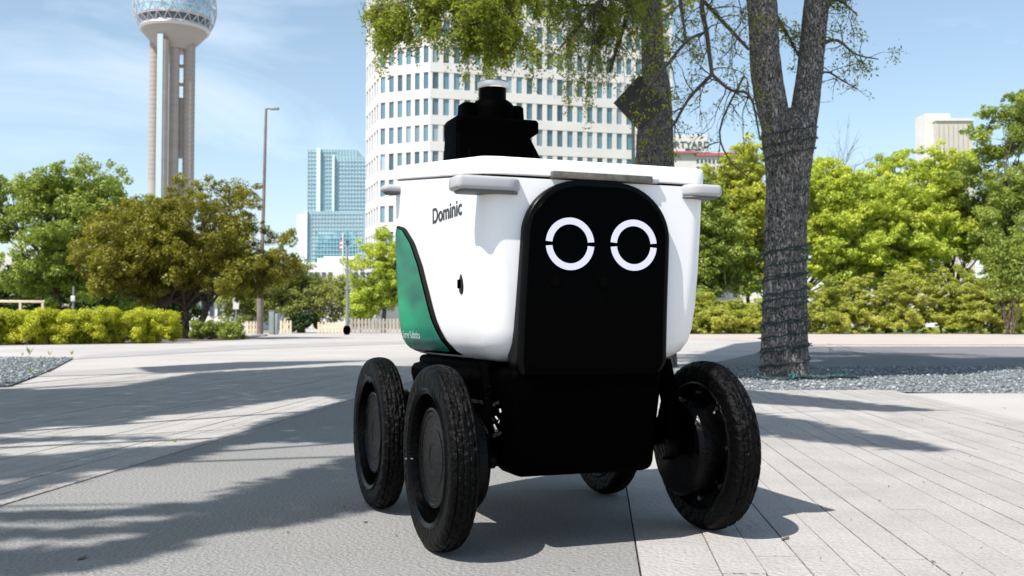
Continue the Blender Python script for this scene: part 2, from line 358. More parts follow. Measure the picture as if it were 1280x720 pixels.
# bands of different concrete further off
def band(name, pix, m, z=-0.022):
    return sheet(name, [gnd(*p)[:2] for p in pix], z, m)
band('path', [(-60, 470), (240, 462), (640, 450), (640, 442), (330, 448), (60, 462)], M['greyband'], -0.026)
band('gutter', [(90, 447), (330, 434), (520, 428), (640, 426), (640, 423.5), (500, 425), (300, 430), (110, 441)], M['greyband'], -0.0262)
road_pts = [gnd(940, 446), gnd(905, 452), gnd(898, 460)] 
sheet('road', [(1.9, 11.6), (60, 11.6), (60, 23.4), (7.5, 23.4), (6.2, 22.8), (5.2, 21), (4.0, 17), (2.9, 14.0)], -0.026, M['asphalt'])
sheet('road_marking', [(6.6, 23.0), (60, 23.0), (60, 23.55), (7.4, 23.55)], -0.022, M['paint'])
kerb = MB().box((7.0, 24.0, -0.03), (60, 24.25, 0.02)); tag(kerb.build('kerb', M['sidewalk'], bevel=0.01), kind='structure')
sheet('pavement', [(8, 24.26), (90, 24.26), (90, 54), (4, 54)], -0.0255, M['sidewalk'])

# gravel beds: uneven base and loose stones
def gravel(name, poly, n, smin, smax, seed, m, heap=0.012):
    rs = np.random.RandomState(seed)
    P = np.array(poly); lo = P.min(0); hi = P.max(0)
    def inside(q):
        c = np.zeros(len(q), bool); j = len(P) - 1
        for i in range(len(P)):
            xi, yi = P[i]; xj, yj = P[j]
            t = ((yi > q[:, 1]) != (yj > q[:, 1])) & (q[:, 0] < (xj - xi) * (q[:, 1] - yi) / (yj - yi + 1e-12) + xi); c ^= t; j = i
        return c
    q = lo + rs.rand(n * 3, 2) * (hi - lo); q = q[inside(q)][:n]
    ico = bmesh.new(); bmesh.ops.create_icosphere(ico, subdivisions=1, radius=1); bv = np.array([v.co[:] for v in ico.verts]); bf = np.array([[v.index for v in f.verts] for f in ico.faces]); ico.free()
    k = len(bv); s = smin + (smax - smin) * rs.rand(len(q)) ** 2
    V = bv[None] * (1 + 0.5 * (rs.rand(len(q), k, 1) - .5)) * s[:, None, None] * (0.6 + 0.7 * rs.rand(len(q), 1, 3)); V[..., 2] *= 0.7
    V[..., 0] += q[:, 0, None]; V[..., 1] += q[:, 1, None]; V[..., 2] += (-0.016 + heap * rs.rand(len(q)))[:, None]
    Fq = bf[None] + (np.arange(len(q)) * k)[:, None, None]
    return tag(npmesh(name, V.reshape(-1, 3), Fq.reshape(-1, 3), m), kind='stuff')
gv = mat('gravel', (0.30, 0.31, 0.32), 0.9); M['gravel'] = gv
nt = gv.node_tree; ge = N(nt, 'ShaderNodeNewGeometry'); rp = N(nt, 'ShaderNodeValToRGB')
rp.color_ramp.elements[0].color = (0.10, 0.115, 0.12, 1); rp.color_ramp.elements[1].color = (0.45, 0.45, 0.44, 1)
for pos, c in ((0.6, (0.17, 0.20, 0.22, 1)), (0.93, (0.30, 0.32, 0.33, 1))):
    e = rp.color_ramp.elements.new(pos); e.color = c
nt.links.new(ge.outputs['Random Per Island'], rp.inputs['Fac']); nt.links.new(rp.outputs['Color'], nt.nodes['Principled BSDF'].inputs['Base Color'])
bedR = [(0.9, 7.3), (2.75, 7.3), (3.3, 6.95), (9, 6.6), (14, 7.5), (14, 11.55), (2.2, 11.55), (1.2, 10)]
bedL = [tuple(gnd(-10, 487)[:2]), tuple(gnd(60, 462)[:2]), tuple(gnd(92, 446)[:2]), tuple(gnd(-60, 445)[:2]), (-12, 14), (-10, 6)]
sheet('gravel_bed_base', bedR, -0.0165, M['gravelbase']); sheet('gravel_bed_base', bedL, -0.0165, M['gravelbase'])
gravel('gravel', bedR, 34000, 0.006, 0.017, 1, gv); gravel('gravel', bedL, 20000, 0.008, 0.020, 2, gv)

# ------------------------------------------------------------------ foliage machinery
def leaves(name, centers, radii, n, size, m, parent, seed, droop=0.0, up=0.5, jit=0.35, flat=0.75, weights=None):
    rs = np.random.RandomState(seed); centers = np.array(centers, float); radii = np.array(radii, float)
    w = radii ** 2 if weights is None else np.array(weights, float)
    idx = rs.choice(len(centers), n, p=w / w.sum())
    d = rs.normal(size=(n, 3)); d /= np.linalg.norm(d, axis=1, keepdims=True)
    r = rs.rand(n) ** 0.42
    P = centers[idx] + d * (r * radii[idx])[:, None] * np.array([1, 1, flat])
    return leaf_at(name, P, size, m, parent, rs, up, d)
def leaf_at(name, P, size, m, parent, rs, up=0.5, d=None):
    n = len(P)
    nr = rs.normal(size=(n, 3)); nr[:, 2] += up * 2
    if d is not None: nr += d * 1.2
    nr /= np.linalg.norm(nr, axis=1, keepdims=True)
    a = np.cross(nr, rs.normal(size=(n, 3))); a /= np.linalg.norm(a, axis=1, keepdims=True); b = np.cross(nr, a)
    s = size * (0.55 + 0.9 * rs.rand(n)); s = s[:, None]
    V = np.stack([P - a * s, P - b * s * 0.42 + nr * s * .12, P + a * s, P + b * s * 0.42 + nr * s * .12], 1).reshape(-1, 3)
    return npmesh(name, V, np.arange(n * 4).reshape(-1, 4), m, parent)
def limb_path(a, b, rs, wob=0.08, sag=0.0, n=6):
    a = np.array(a, float); b = np.array(b, float); L = np.linalg.norm(b - a); pts = []
    off = np.zeros(3)
    for i in range(n + 1):
        t = i / n; p = a + (b - a) * t; p[2] += sag * math.sin(math.pi * t) * L
        if 0 < i < n: off = off * .7 + rs.normal(size=3) * wob * L * 0.3; p = p + off * math.sin(math.pi * t)
        pts.append(p)
    return pts
def make_tree(name, base, h, crown, nclump, rc, nleaf, lsize, lm, label, cat='tree', seed=1, trunk_r=0.2, bark=None, group=None, trunk_h=0.3, lean=(0, 0), nlimb=14, up=0.5, flat=0.75, multi=1, shell=0.45, groundleaf=True, lab=True):
    # crown: list of ellipsoids ((cx,cy,cz), (rx,ry,rz)) relative to base
    rs = np.random.RandomState(seed); root = empty(name, base); tag(root, label, cat, group)
    cl = []; vol = np.array([c[1][0] * c[1][1] * c[1][2] for c in crown]); vol = vol / vol.sum()
    for i in range(nclump):
        c = crown[rs.choice(len(crown), p=vol)]
        d = rs.normal(size=3); d /= np.linalg.norm(d)
        r = shell + (1 - shell) * rs.rand() if rs.rand() < 0.8 else rs.rand() * shell
        cl.append(np.array(c[0]) + d * np.array(c[1]) * r)
    cl = np.array(cl); rad = rc * (0.55 + 0.6 * rs.rand(nclump))
    sat = []; sr = []
    for c_, r_c in zip(cl, rad):
        for _ in range(5):
            d = rs.normal(size=3); d /= np.linalg.norm(d); d[2] = d[2] * .6 + .12; sat.append(c_ + d * r_c * rs.uniform(.7, 1.25)); sr.append(r_c * rs.uniform(.22, .5))
    cl = np.array(list(cl) + sat); rad = np.array(list(rad * .75) + sr)
    leaves('crown', cl, rad, int(nleaf * 1.15), lsize * .92, lm, root, seed + 50, up=up, flat=flat, weights=rad ** 1.6)
    tb = MB(); top = []
    for q in range(multi):
        ox = (q - (multi - 1) / 2) * trunk_r * 2.4
        e = np.array([lean[0] + ox * 2.5, lean[1], h * trunk_h])
        pts = limb_path((ox, 0, -0.05), e, rs, 0.05, 0, 7)
        rr = [trunk_r * (1.25 - 0.55 * i / 7) for i in range(8)]
        tb.tube(pts, rr, 12, fn=lambda th, i, p: 1 + 0.08 * math.sin(th * 5 + i) + 0.05 * math.sin(th * 9)); top.append(pts[-1])
    tb.build('trunk', bark or M['bark2'], root, smooth=True, sharp=80, rec=False)
    lb = MB()
    sel = rs.choice(nclump, min(nlimb, nclump), replace=False)
    for j in sel:
        a = top[rs.randint(len(top))]; pp = limb_path(a, cl[j], rs, 0.10, 0.06, 6)
        lb.tube(pp, [trunk_r * 0.5 * (1 - 0.85 * i / 6) for i in range(7)], 6, cap=False)
        for q in range(3):
            k = rs.randint(2, 6); e = np.array(pp[k]) + rs.normal(size=3) * rc * 1.3
            lb.tube(limb_path(pp[k], e, rs, 0.15, 0, 4), [trunk_r * 0.16 * (1 - 0.2 * i) for i in range(5)], 4, cap=False)
    if lb.v: lb.build('branch', M['twig'], root, smooth=True, sharp=80, rec=False)
    return root
def base_at(px, Y): p = at(px, 406, Y); return Vector((p.x, Y, -0.02))
def crown_px(base, Y, ells, depth=0.8):      # ellipses given in pixels: (cx, cy, rx, ry)
    o = []
    for (cx, cy, rx, ry) in ells:
        p = at(cx, cy, Y); o.append(((p.x - base.x, 0, p.z), (rx / F * Y, rx / F * Y * depth, ry / F * Y)))
    return o

# ------------------------------------------------------------------ white office tower
def tower_face(root, A, B, nwin, z0, fh, nf, wallm, store, margin=0.0):
    A = Vector(A); B = Vector(B); d = (B - A); L = d.length; d.normalize(); nrm = Vector((d.y, -d.x, 0))
    pitch = (L - 2 * margin) / nwin; ww = pitch * 0.56; wh = fh * 0.64
    Mx = Matrix(((d.x, nrm.x, 0, A.x), (d.y, nrm.y, 0, A.y), (0, 0, 1, 0), (0, 0, 0, 1)))
    sp = MB()
    zz = z0
    for f in range(nf + 1):                      # spandrels
        sp.box((-0.05, -0.9, zz - (fh - wh) / 2), (L + 0.05, 0.0, zz + (fh - wh) / 2), Mx); zz += fh
    for i in range(nwin + 1):                    # piers, a hair behind the spandrels
        xc = margin + i * pitch; a = max(-.0, xc - (pitch - ww) / 2); b = min(L, xc + (pitch - ww) / 2)
        if b > a: sp.box((a, -0.88, z0), (b, -0.04, z0 + nf * fh), Mx)
    for f in range(nf):
        for i in range(nwin):
            store.append((Mx, margin + (i + .5) * pitch, z0 + (f + .5) * fh, ww, wh))
    return sp
offT = empty('office_tower', (0, 150, 0)); tag(offT, 'tall white office tower with rows of narrow blue windows behind the robot', 'office tower')
offT.location = (0, 0, 0)
cA = at(456, 406, 164); cB = at(472, 406, 153.5); cC = at(537, 406, 150); cD = at(842, 406, 159.5)
cs = [Vector((p.x, p.y, 0)) for p in (cA, cB, cC, cD)]
FH = 33.4 / F * 150
zrow = (at(537, 101, 150).z) % FH           # spandrel centre line seen at y=101..., corner
st = []; wall = MB()
for (a, b, n) in ((cs[0], cs[1], 5), (cs[1], cs[2], 6), (cs[2], cs[3], 24)):
    w_ = tower_face(offT, a, b, n, zrow - 1.82, FH, 16, M['offwhite'], st); wall.add(w_.v, w_.f)
wall.prism([(cs[0].x + .6, cs[0].y), (cs[1].x + .6, cs[1].y + 1.1), (cs[2].x, cs[2].y + 1.1), (cs[3].x - 0.3, cs[3].y + 1.1), (cs[3].x - 4, cs[3].y + 34), (cs[0].x + 6, cs[0].y + 34)], -0.02, zrow + 16 * FH + .5)
wall.build('wall', M['offwhite'], offT, rec=True)
cen = at(650, 120, 150)
st.sort(key=lambda s: ((s[2] > at(500, 0, 150).z + 2) , (s[2] < at(500, 300, 150).z), abs((s[0] @ Vector((s[1], 0, s[2]))).x - (-6))))
rw_ = random.Random(9); wm = {}; rest = MB(); nwin = 0
for (Mx, x, z, ww, wh) in st:
    if nwin < 300:
        kind_ = rw_.choice((0, 0, 0, 0, 1, 2)); key = (round(ww, 3), round(wh, 3), kind_)
        if key not in wm:
            q = MB(); q.box((-ww / 2 - .05, -0.05, -wh / 2 - .05), (ww / 2 + .05, 0.0, wh / 2 + .05)); wm[key] = q.mesh('window', M[('winglass', 'winpale', 'windeep')[kind_]])
        o = bpy.data.objects.new('window', wm[key]); C.objects.link(o); o.parent = offT
        o.matrix_local = Mx @ Matrix.Translation((x, -0.22, z)); nwin += 1
    else:
        rest.box((x - ww / 2 - .05, -0.27, z - wh / 2 - .05), (x + ww / 2 + .05, -0.22, z + wh / 2 + .05), Mx)
tag(rest.build('window_rest', M['winglass'], offT, rec=False), kind='stuff')

# ------------------------------------------------------------------ observation tower with lattice ball
YT = 450; s_ = YT / F
tb = at(210, 406, YT); obs = empty('observation_tower', (tb.x, YT, -0.02)); tag(obs, 'tall concrete observation tower topped by a lattice ball with glass decks', 'tower')
zt = at(213, 56, YT).z
def tz(py): return at(213, py, YT).z
def tx(px): return (px - 211.5) * s_ * .92
def column(name, px, ry, rpx, m, z1=None, n=20, top=None, oy=0):
    mb = MB(); zz = [(-0.0), (z1 or zt)]
    pts = [(tx(px), oy, -0.02 + zt * i / 24) for i in range(25)]
    mb.tube(pts, rpx * s_ * .97, n, fn=lambda th, i, p: 1.0)
    return mb.build(name, m, obs, smooth=True, rec=False)
column('pillar', 189, 0, 7.2, M['towerconc'], oy=1); column('pillar', 235.5, 0, 7.2, M['towerconc'], oy=1)
column('pillar', 209, 0, 7.0, M['towerconc'], oy=-8); column('core', 218, 0, 6.5, M['towerconc'], oy=-2)
# glazed lift strip on the front pillar
mb = MB(); mb.box((tx(203.5), -8 - 7.2 * s_, 0), (tx(211), -8 - 5.4 * s_, zt + 2)); mb.build('lift_shaft', M['lift'], obs)
# webs between the pillars, open where the sky shows
for (xa, xb, ya, yb, za, zb_) in ((195, 202, 0, 2.5, None, 228), (195, 202, 0, 2.5, 196, 124), (196, 202, 3, 4, 106, 104), (196, 202, 3, 4, 86, 83), (221, 230, 0, 2.5, None, 224), (221, 230, 0, 2.5, 197, 122), (222, 230, 0, 2.5, 106.5, 103.5), (222, 230, 0, 2.5, 83.5, 80.5)):
    mb = MB(); mb.box((tx(xa), ya, 0 if za is None else tz(za)), (tx(xb), yb, tz(zb_))); mb.build('web', M['towerconc'], obs)
mb = MB(); mb.box((tx(196), 4.2, tz(196)), (tx(202), 4.6, tz(228))); mb.box((tx(196), 4.2, tz(124)), (tx(202), 4.6, tz(60))); mb.build('slot', M['darkwin'], obs)
for i in range(30):                                  # pour joints
    z = tz(222 - i * 5.8)
    for px, oy in ((189, 1), (235.5, 1)):
        q = MB(); q.tube([(tx(px), oy, z - .65), (tx(px), oy, z + .65)], 7.24 * s_, 20); q.build('pour_joint', M['bandconc'], obs, smooth=True, rec=False)
cx0, cz0 = tx(214), tz(8); RB = 51 * s_
My = Matrix.Translation((cx0, 2, 0)) @ Matrix.Rotation(R(-90), 4, 'Y')      # lathe axis -> z
def ring(name, prof, m, n=64):
    q = MB(); q.lathe([(r * s_, tz(py)) for (r, py) in prof], n, My); return q.build(name, m, obs, smooth=True, sharp=30)
ring('underside', [(0.1, 62), (20, 62), (25, 56), (31, 50), (39, 41), (40, 37), (0.1, 37)], M['towerconc'])
ring('deck_rim', [(38, 39), (42, 39), (43.5, 36), (42.5, 33), (38, 33)], M['lattice'])
ring('deck_glass', [(0.1, 33), (42, 33), (43, 24), (0.1, 24)], M['darkwin'])
ring('deck_rim', [(40, 24), (45, 24), (45, 21), (40, 21)], M['lattice'])
ring('upper_glass', [(0.1, 21), (43.5, 21), (45.5, 8), (43.5, -6), (38, -20), (26, -33), (0.1, -36)], M['towerglass'])
lat = MB(); nseg = 24
def bp(i, j):
    th = 2 * math.pi * (i + 0.5 * (j % 2)) / nseg; ph = R(-58 + j * 12.5)
    return Vector((cx0 + RB * math.cos(ph) * math.cos(th), 2 + RB * math.cos(ph) * math.sin(th), cz0 + RB * math.sin(ph)))
for j in range(11):
    for i in range(nseg):
        a = bp(i, j)
        lat.tube([a, bp(i + 1, j)], 0.16, 4, cap=False)
        b1, b2 = (bp(i, j + 1), bp(i + (1 if j % 2 else -1), j + 1))
        lat.tube([a, b1], 0.18, 4, cap=False); lat.tube([a, b2], 0.18, 4, cap=False)
lat.build('lattice_ball', M['lattice'], obs, rec=False)

# ------------------------------------------------------------------ glass tower
YG = 260; g_ = YG / F
gt = empty('glass_tower', (at(416, 406, YG).x, YG, -0.02)); tag(gt, 'stepped aqua glass tower with curtain wall between lamp post and white tower', 'office tower')
def gx(px): return (px - 416) * g_
def gz(py): return at(416, py, YG).z
def gblock(x0, x1, ytop, y0, y1, m, name):
    q = MB(); q.box((gx(x0), y0, 0), (gx(x1), y1, gz(ytop))); return q.build(name, m, gt)
gblock(377.5, 440, 181.5, 6, 26, M['aqua'], 'glass_wall')
gblock(414.5, 456, 194, 2, 22, M['aqua'], 'glass_wall')
gblock(384, 456, 265.5, -3, 18, M['aqua'], 'glass_wall')
gblock(366, 377, 266, 4, 14, M['aquapale'], 'glass_wall')
gblock(390, 394.5, 181, 4.8, 7, M['aquapale'], 'pale_fin'); gblock(413.6, 416, 193, 0.8, 3, M['aquapale'], 'pale_fin'); gblock(384, 387, 265, -4, -2, M['aquapale'], 'pale_fin')
q = MB(); q.box((gx(396), -3.06, 0), (gx(448), -3.0, gz(291))); q.build('painted_reflection', M['aquareflect'], gt)  # thin sheet carrying the painted tree reflection low on the tower
mu = MB()
for i in range(17):
    x = 377.5 + i * 3.9
    if x < 440: mu.box((gx(x) - .08, 5.85, gz(265)), (gx(x) + .08, 6, gz(182)))
for i in range(11):
    x = 416.4 + i * 3.9; mu.box((gx(x) - .08, 1.85, gz(265)), (gx(x) + .08, 2, gz(194.4)))
for i in range(19):
    x = 384 + i * 3.9; mu.box((gx(x) - .08, -3.15, 0), (gx(x) + .08, -3, gz(266)))
for i in range(17):
    yv = 185 + i * 5; mu.box((gx(377.5), 5.8, gz(yv) - .1), (gx(414), 5.95, gz(yv) + .1))
    if yv > 196: mu.box((gx(416), 1.8, gz(yv) - .1), (gx(456), 1.95, gz(yv) + .1))
for i in range(12):
    yv = 269 + i * 5; mu.box((gx(384), -3.2, gz(yv) - .1), (gx(456), -3.05, gz(yv) + .1))
mu.build('mullion_grid', M['mullion'], gt)

# ------------------------------------------------------------------ other distant buildings
def textmesh(name, body, size, m, parent, M4, ext=0.01, bold=0.0, spacing=1.0, sx=1.0, align='CENTER'):
    cu = bpy.data.curves.new(name, 'FONT'); cu.body = body; cu.size = size; cu.extrude = ext; cu.offset = bold; cu.space_character = spacing; cu.align_x = align; cu.resolution_u = 4
    t = bpy.data.objects.new('tmp', cu); C.objects.link(t)
    me = bpy.data.meshes.new_from_object(t.evaluated_get(bpy.context.evaluated_depsgraph_get()))
    bpy.data.objects.remove(t); me.materials.clear(); me.materials.append(m); me.name = name
    me.transform(Matrix.Diagonal((sx, 1, 1, 1))); me.transform(M4)
    o = bpy.data.objects.new(name, me); C.objects.link(o); o.parent = parent; return o
def simple_building(name, x0, x1, ytop, Y, depth, m, label, cat='building', extra=None):
    r = empty(name, (at((x0 + x1) / 2, 406, Y).x, Y, -0.02)); tag(r, label, cat); k = Y / F; xm = (x0 + x1) / 2
    q = MB(); q.box(((x0 - xm) * k, 0, 0), ((x1 - xm) * k, depth, at(xm, ytop, Y).z)); q.build('wall', m, r, bevel=0.05, seg=1)
    return r, (lambda px: (px - xm) * k), (lambda py: at(xm, py, Y).z)
hb, X, Z = simple_building('hotel', 815, 925, 190, 210, 16, M['pale'], 'white hotel with dark roof lettering and red stripe seen between two tree trunks', 'hotel')
q = MB(); q.box((X(825), -0.5, Z(191)), (X(886), 6, Z(169))); q.build('sign_wall', M['pale'], hb, bevel=.05, seg=1)
q = MB(); q.box((X(838), -0.75, Z(192)), (X(870), -0.52, Z(189.5))); q.box((X(870), -0.4, Z(195)), (X(925), -0.02, Z(191))); q.build('red_stripe', M['red'], hb)
textmesh('lettering', 'COURTYARD', 1.85, M['darkwin'], hb, Matrix.Translation((X(853), -0.56, Z(185))) @ Matrix.Rotation(R(90), 4, 'X'), 0.05, 0.03, 1.05)
textmesh('lettering', 'Marriott', 0.95, M['darkwin'], hb, Matrix.Translation((X(867), -0.56, Z(188.8))) @ Matrix.Rotation(R(90), 4, 'X'), 0.05, 0.01)
for i in range(10):
    for j in range(3):
        q = MB(); q.box((X(872 + i * 5), -0.06, Z(204 + j * 9)), (X(875 + i * 5), -0.01, Z(199 + j * 9))); q.build('window', M['darkwin'], hb)
wb, X, Z = simple_building('white_tower_block', 1160, 1192, 142, 200, 5, M['pale'], 'plain white slab tower with curved top edge rising over trees at right', 'building')
q = MB(); q.box((X(1170), -1.5, 0), (X(1216), 4.5, Z(152))); q.build('wing', M['pale2'], wb)
q = MB(); q.box((X(1169), -1.8, Z(153)), (X(1217), 4.6, Z(150))); q.build('parapet', M['pale'], wb)
for i in range(7):
    q = MB(); q.box((X(1173 + i * 6), -1.56, Z(232)), (X(1173.7 + i * 6), -1.51, Z(158))); q.build('wall_joint', M['greyband'], wb)
q = MB(); q.box((X(1170), 2, Z(142)), (X(1178), 4, Z(139.5))); q.build('roof_unit', M['greymetal'], wb)
lb_, X, Z = simple_building('convention_hall', 375, 470, 328, 120, 30, M['pale'], 'low white hall with stepped flat roof below the aqua glass tower', 'building')
q = MB(); q.box((X(392), 2, Z(329)), (X(420), 24, Z(321))); q.box((X(398), 3, Z(322)), (X(446), 26, Z(318))); q.build('roof_block', M['pale'], lb_)
q = MB(); q.add([(X(418), -6, Z(366)), (X(448), -6, Z(366)), (X(440), -6, Z(338)), (X(432), -6, Z(338)), (X(418), 0, Z(366)), (X(448), 0, Z(366)), (X(440), 0, Z(338)), (X(432), 0, Z(338))], [(0, 1, 2, 3), (4, 7, 6, 5), (0, 4, 5, 1), (1, 5, 6, 2), (2, 6, 7, 3), (3, 7, 4, 0)]); q.build('canopy', M['pale'], lb_)
q = MB()
for i in range(12): q.box((X(378 + i * 8), -0.1, Z(352)), (X(383 + i * 8), -0.02, Z(340)))
q.build('window', M['darkwin'], lb_)
lb2, X, Z = simple_building('pale_station_building', 226, 308, 352, 85, 14, M['pale'], 'pale low building glimpsed behind the bronze tree and sign post', 'building')
for i in range(8):
    q = MB(); q.box((X(232 + i * 10), -0.1, Z(395)), (X(237 + i * 10), -0.02, Z(366))); q.build('window', M['darkwin'], lb2)
q = MB(); q.box((X(222), -0.8, Z(362)), (X(312), -.3, Z(358))); q.build('cornice', M['pale2'], lb2)
lb3, X, Z = simple_building('pale_depot_building', -60, 150, 322, 95, 14, M['pale2'], 'pale flat roofed building behind the green tree at left', 'building')
for i in range(12):
    q = MB(); q.box((X(-50 + i * 17), -0.1, Z(360)), (X(-42 + i * 17), -0.02, Z(338))); q.build('window', M['darkwin'], lb3)

# ------------------------------------------------------------------ street furniture far left and middle
def pole_thing(name, px, Y, label, cat): return tag(empty(name, base_at(px, Y)), label, cat)
YL = 43.5; lp = pole_thing('street_lamp', 325, YL, 'tall brown street lamp with single arm and flat head right of bronze tree', 'street lamp'); k = YL / F
q = MB(); q.tube([(0, 0, 0), (0, 0, at(325, 352, YL).z)], 4.2 * k, 12); q.build('lower_post', M['pole'], lp, smooth=True)
q = MB(); q.tube([(0, 0, 0), (3.2 * k, 0, at(325, 250, YL).z), (5.2 * k, 0, at(325, 135.5, YL).z)], [2.6 * k, 2.2 * k, 1.6 * k], 10); q.build('pole', M['pole'], lp, smooth=True)
zt_ = at(325, 135.5, YL).z
q = MB(); q.tube([(5 * k, 0, zt_), (12 * k, 0, zt_ + .8 * k)], 1 * k, 8); q.build('arm', M['pole'], lp)
q = MB(); q.prism([(10 * k, -3 * k), (21 * k, -3 * k), (22 * k, 0), (21 * k, 3 * k), (10 * k, 3 * k)], zt_ - 1.2 * k, zt_ + 1.4 * k); q.build('lamp_head', M['greymetal'], lp, bevel=.5 * k)
q = MB(); q.prism([(-8 * k, -8 * k), (8 * k, -8 * k), (8 * k, 8 * k), (-8 * k, 8 * k)], 0, 2.2 * k); q.build('footing', M['greyband'], lp, bevel=.4 * k)
YS = 46; sg = pole_thing('parking_sign', 295, YS, 'small white rectangular sign on thin grey post left of tall lamp', 'sign'); k = YS / F
q = MB(); q.tube([(0, 0, 0), (0, 0, at(295, 374, YS).z)], 1.0 * k, 8); q.build('post', M['greymetal'], sg)
q = MB(); q.box((-3.6 * k, -1.2 * k, at(295, 386, YS).z), (3.6 * k, -.9 * k, at(295, 372, YS).z)); q.build('sign_plate', M['pale'], sg)
YP = 30; sp_ = pole_thing('signal_post', 91, YP, 'thin steel post with small white box rising behind the yellow hedge', 'post'); k = YP / F
q = MB(); q.tube([(0, 0, 0), (0.3 * k, 0, at(91, 357, YP).z)], 1.3 * k, 8); q.build('post', M['greymetal'], sp_)
q = MB(); q.box((-2 * k, -3 * k, at(91, 376, YP).z), (3.2 * k, -1.4 * k, at(91, 369, YP).z)); q.build('signal_box', M['pale'], sp_, bevel=.4 * k)
YR = 30; hr = pole_thing('handrail', 25, YR, 'pale metal rail standing behind the yellow hedge at far left', 'railing'); k = YR / F
zr = at(0, 376, YR).z
q = MB(); q.box((-70 * k, -1 * k, zr - 1.6 * k), (30 * k, 1 * k, zr + 1.6 * k), Matrix.Rotation(R(0.6), 4, 'Y')); q.build('rail', M['cream'], hr, bevel=.3 * k)
for xx in (-60, 0, 28):
    q = MB(); q.box(((xx - 1.4) * k, -1 * k, 0), ((xx + 1.4) * k, 1 * k, zr - 1.2 * k)); q.build('post', M['cream'], hr)
YC = 50; cb = pole_thing('utility_cabinet', 342, YC, 'grey green metal utility cabinet right of the tall lamp', 'cabinet'); k = YC / F
q = MB(); q.box((-5 * k, -4 * k, 0), (1.4 * k, 4 * k, at(342, 388.5, YC).z)); q.build('cabinet_body', M['cabinet'], cb, bevel=.4 * k)
q = MB(); q.box((2.2 * k, -3 * k, 0), (5.5 * k, 3 * k, at(342, 392, YC).z)); q.build('side_box', M['cabinet'], cb, bevel=.4 * k)
q = MB(); q.box((-5.4 * k, -4.4 * k, at(342, 389, YC).z), (1.8 * k, 4.4 * k, at(342, 387.6, YC).z)); q.build('lid', M['greymetal'], cb)
q = MB(); q.box((-4.2 * k, -4.2 * k, 2 * k), (.6 * k, -4.05 * k, at(342, 391, YC).z)); q.build('door', M['cabinet'], cb)
YM = 49; ml = pole_thing('signal_mast', 434, YM, 'slim grey pole with black round planter at its foot before grey fence', 'pole'); k = YM / F
q = MB(); q.tube([(0, 0, 0), (0, 0, at(434, 362, YM).z)], [2.4 * k, 2.0 * k], 8)
q.tube([(0, 0, at(434, 364, YM).z), (-.5 * k, 0, at(434, 302, YM).z)], [1.3 * k, .9 * k], 8); q.build('pole', M['greymetal'], ml)
for yv in (360, 368, 350):
    q = MB(); q.box((-4 * k, -2 * k, at(434, yv + 1.2, YM).z), (3 * k, 2 * k, at(434, yv, YM).z)); q.build('bracket', M['greymetal'], ml)
q = MB(); q.box((-1.8 * k, -2 * k, at(434, 306, YM).z), (1.8 * k, 2 * k, at(434, 300, YM).z)); q.build('camera_head', M['darkwin'], ml)
q = MB(); q.lathe([(.05 * k, 0), (3 * k, 0), (4.8 * k, 4 * k), (4.6 * k, 8 * k), (3.4 * k, 11 * k), (.05 * k, 11.5 * k)], 20, Matrix.Translation((.4 * k, -5 * k, 0)) @ Matrix.Rotation(R(-90), 4, 'Y')); q.build('bin', M['black'], ml, smooth=True)
YF = 110; fp = pole_thing('flagpole', 428, YF, 'flagpole with red and white striped flag hanging before the aqua tower', 'flag'); k = YF / F
q = MB(); q.tube([(0, 0, 0), (0, 0, at(428, 291, YF).z)], .9 * k, 8); q.build('pole', M['pale'], fp)
for i in range(6):
    q = MB(); z1 = at(428, 296 + i * 2.6, YF).z; z0 = at(428, 298.6 + i * 2.6, YF).z
    q.add([(-.5 * k, 0, z0), (-3.2 * k - i * .2 * k, -.6 * k, z0 - 1.6 * k), (-3.0 * k - i * .2 * k, -.5 * k, z1 - 1.6 * k), (-.5 * k, 0, z1), (-.5 * k, .3 * k, z0), (-3.2 * k - i * .2 * k, -.3 * k, z0 - 1.6 * k), (-3.0 * k - i * .2 * k, -.2 * k, z1 - 1.6 * k), (-.5 * k, .3 * k, z1)], [(0, 1, 2, 3), (7, 6, 5, 4), (0, 4, 5, 1), (2, 6, 7, 3), (1, 5, 6, 2)])
    q.build('flag_stripe', M['flagb'] if i == 0 else (M['flagr'] if i % 2 else M['flagw']), fp)
# picket fences
def fence(x0, x1, ytop, step, wpx, m, label, Y=57, railz=(0.3, 0.72)):
    k = Y / F; r = empty('picket_fence', base_at(x0, Y)); tag(r, label, 'fence'); H = at(x0, ytop, Y).z; n = int((x1 - x0) / step); w = wpx * k; proto = None
    q = MB(); q.prism([(0, 0), (w, 0), (w, H * .9), (w / 2, H), (0, H * .9)], -.012, .012, Matrix.Rotation(R(90), 4, 'X')); me = q.mesh('picket', m)
    for i in range(n + 1):
        o = bpy.data.objects.new('picket', me); C.objects.link(o); o.parent = r; o.location = (i * step * k, 0, 0.02)
    for z in railz:
        q = MB(); q.box((0, .013, z * H - .04), (n * step * k + w, .05, z * H + .04)); q.build('rail', m, r)
fence(308, 322, 401, 4.0, 2.4, M['cream'], 'short cream picket fence left of the tall lamp post')
fence(350, 364, 400, 4.0, 2.4, M['cream'], 'short cream picket fence beside the grey utility cabinet')
fence(397, 431, 402, 4.3, 2.6, M['cream'], 'cream picket fence with pointed tops left of slim grey pole')
fence(438, 520, 397.5, 4.4, 3.0, M['greywood'], 'taller weathered grey picket fence right of slim pole', Y=56)

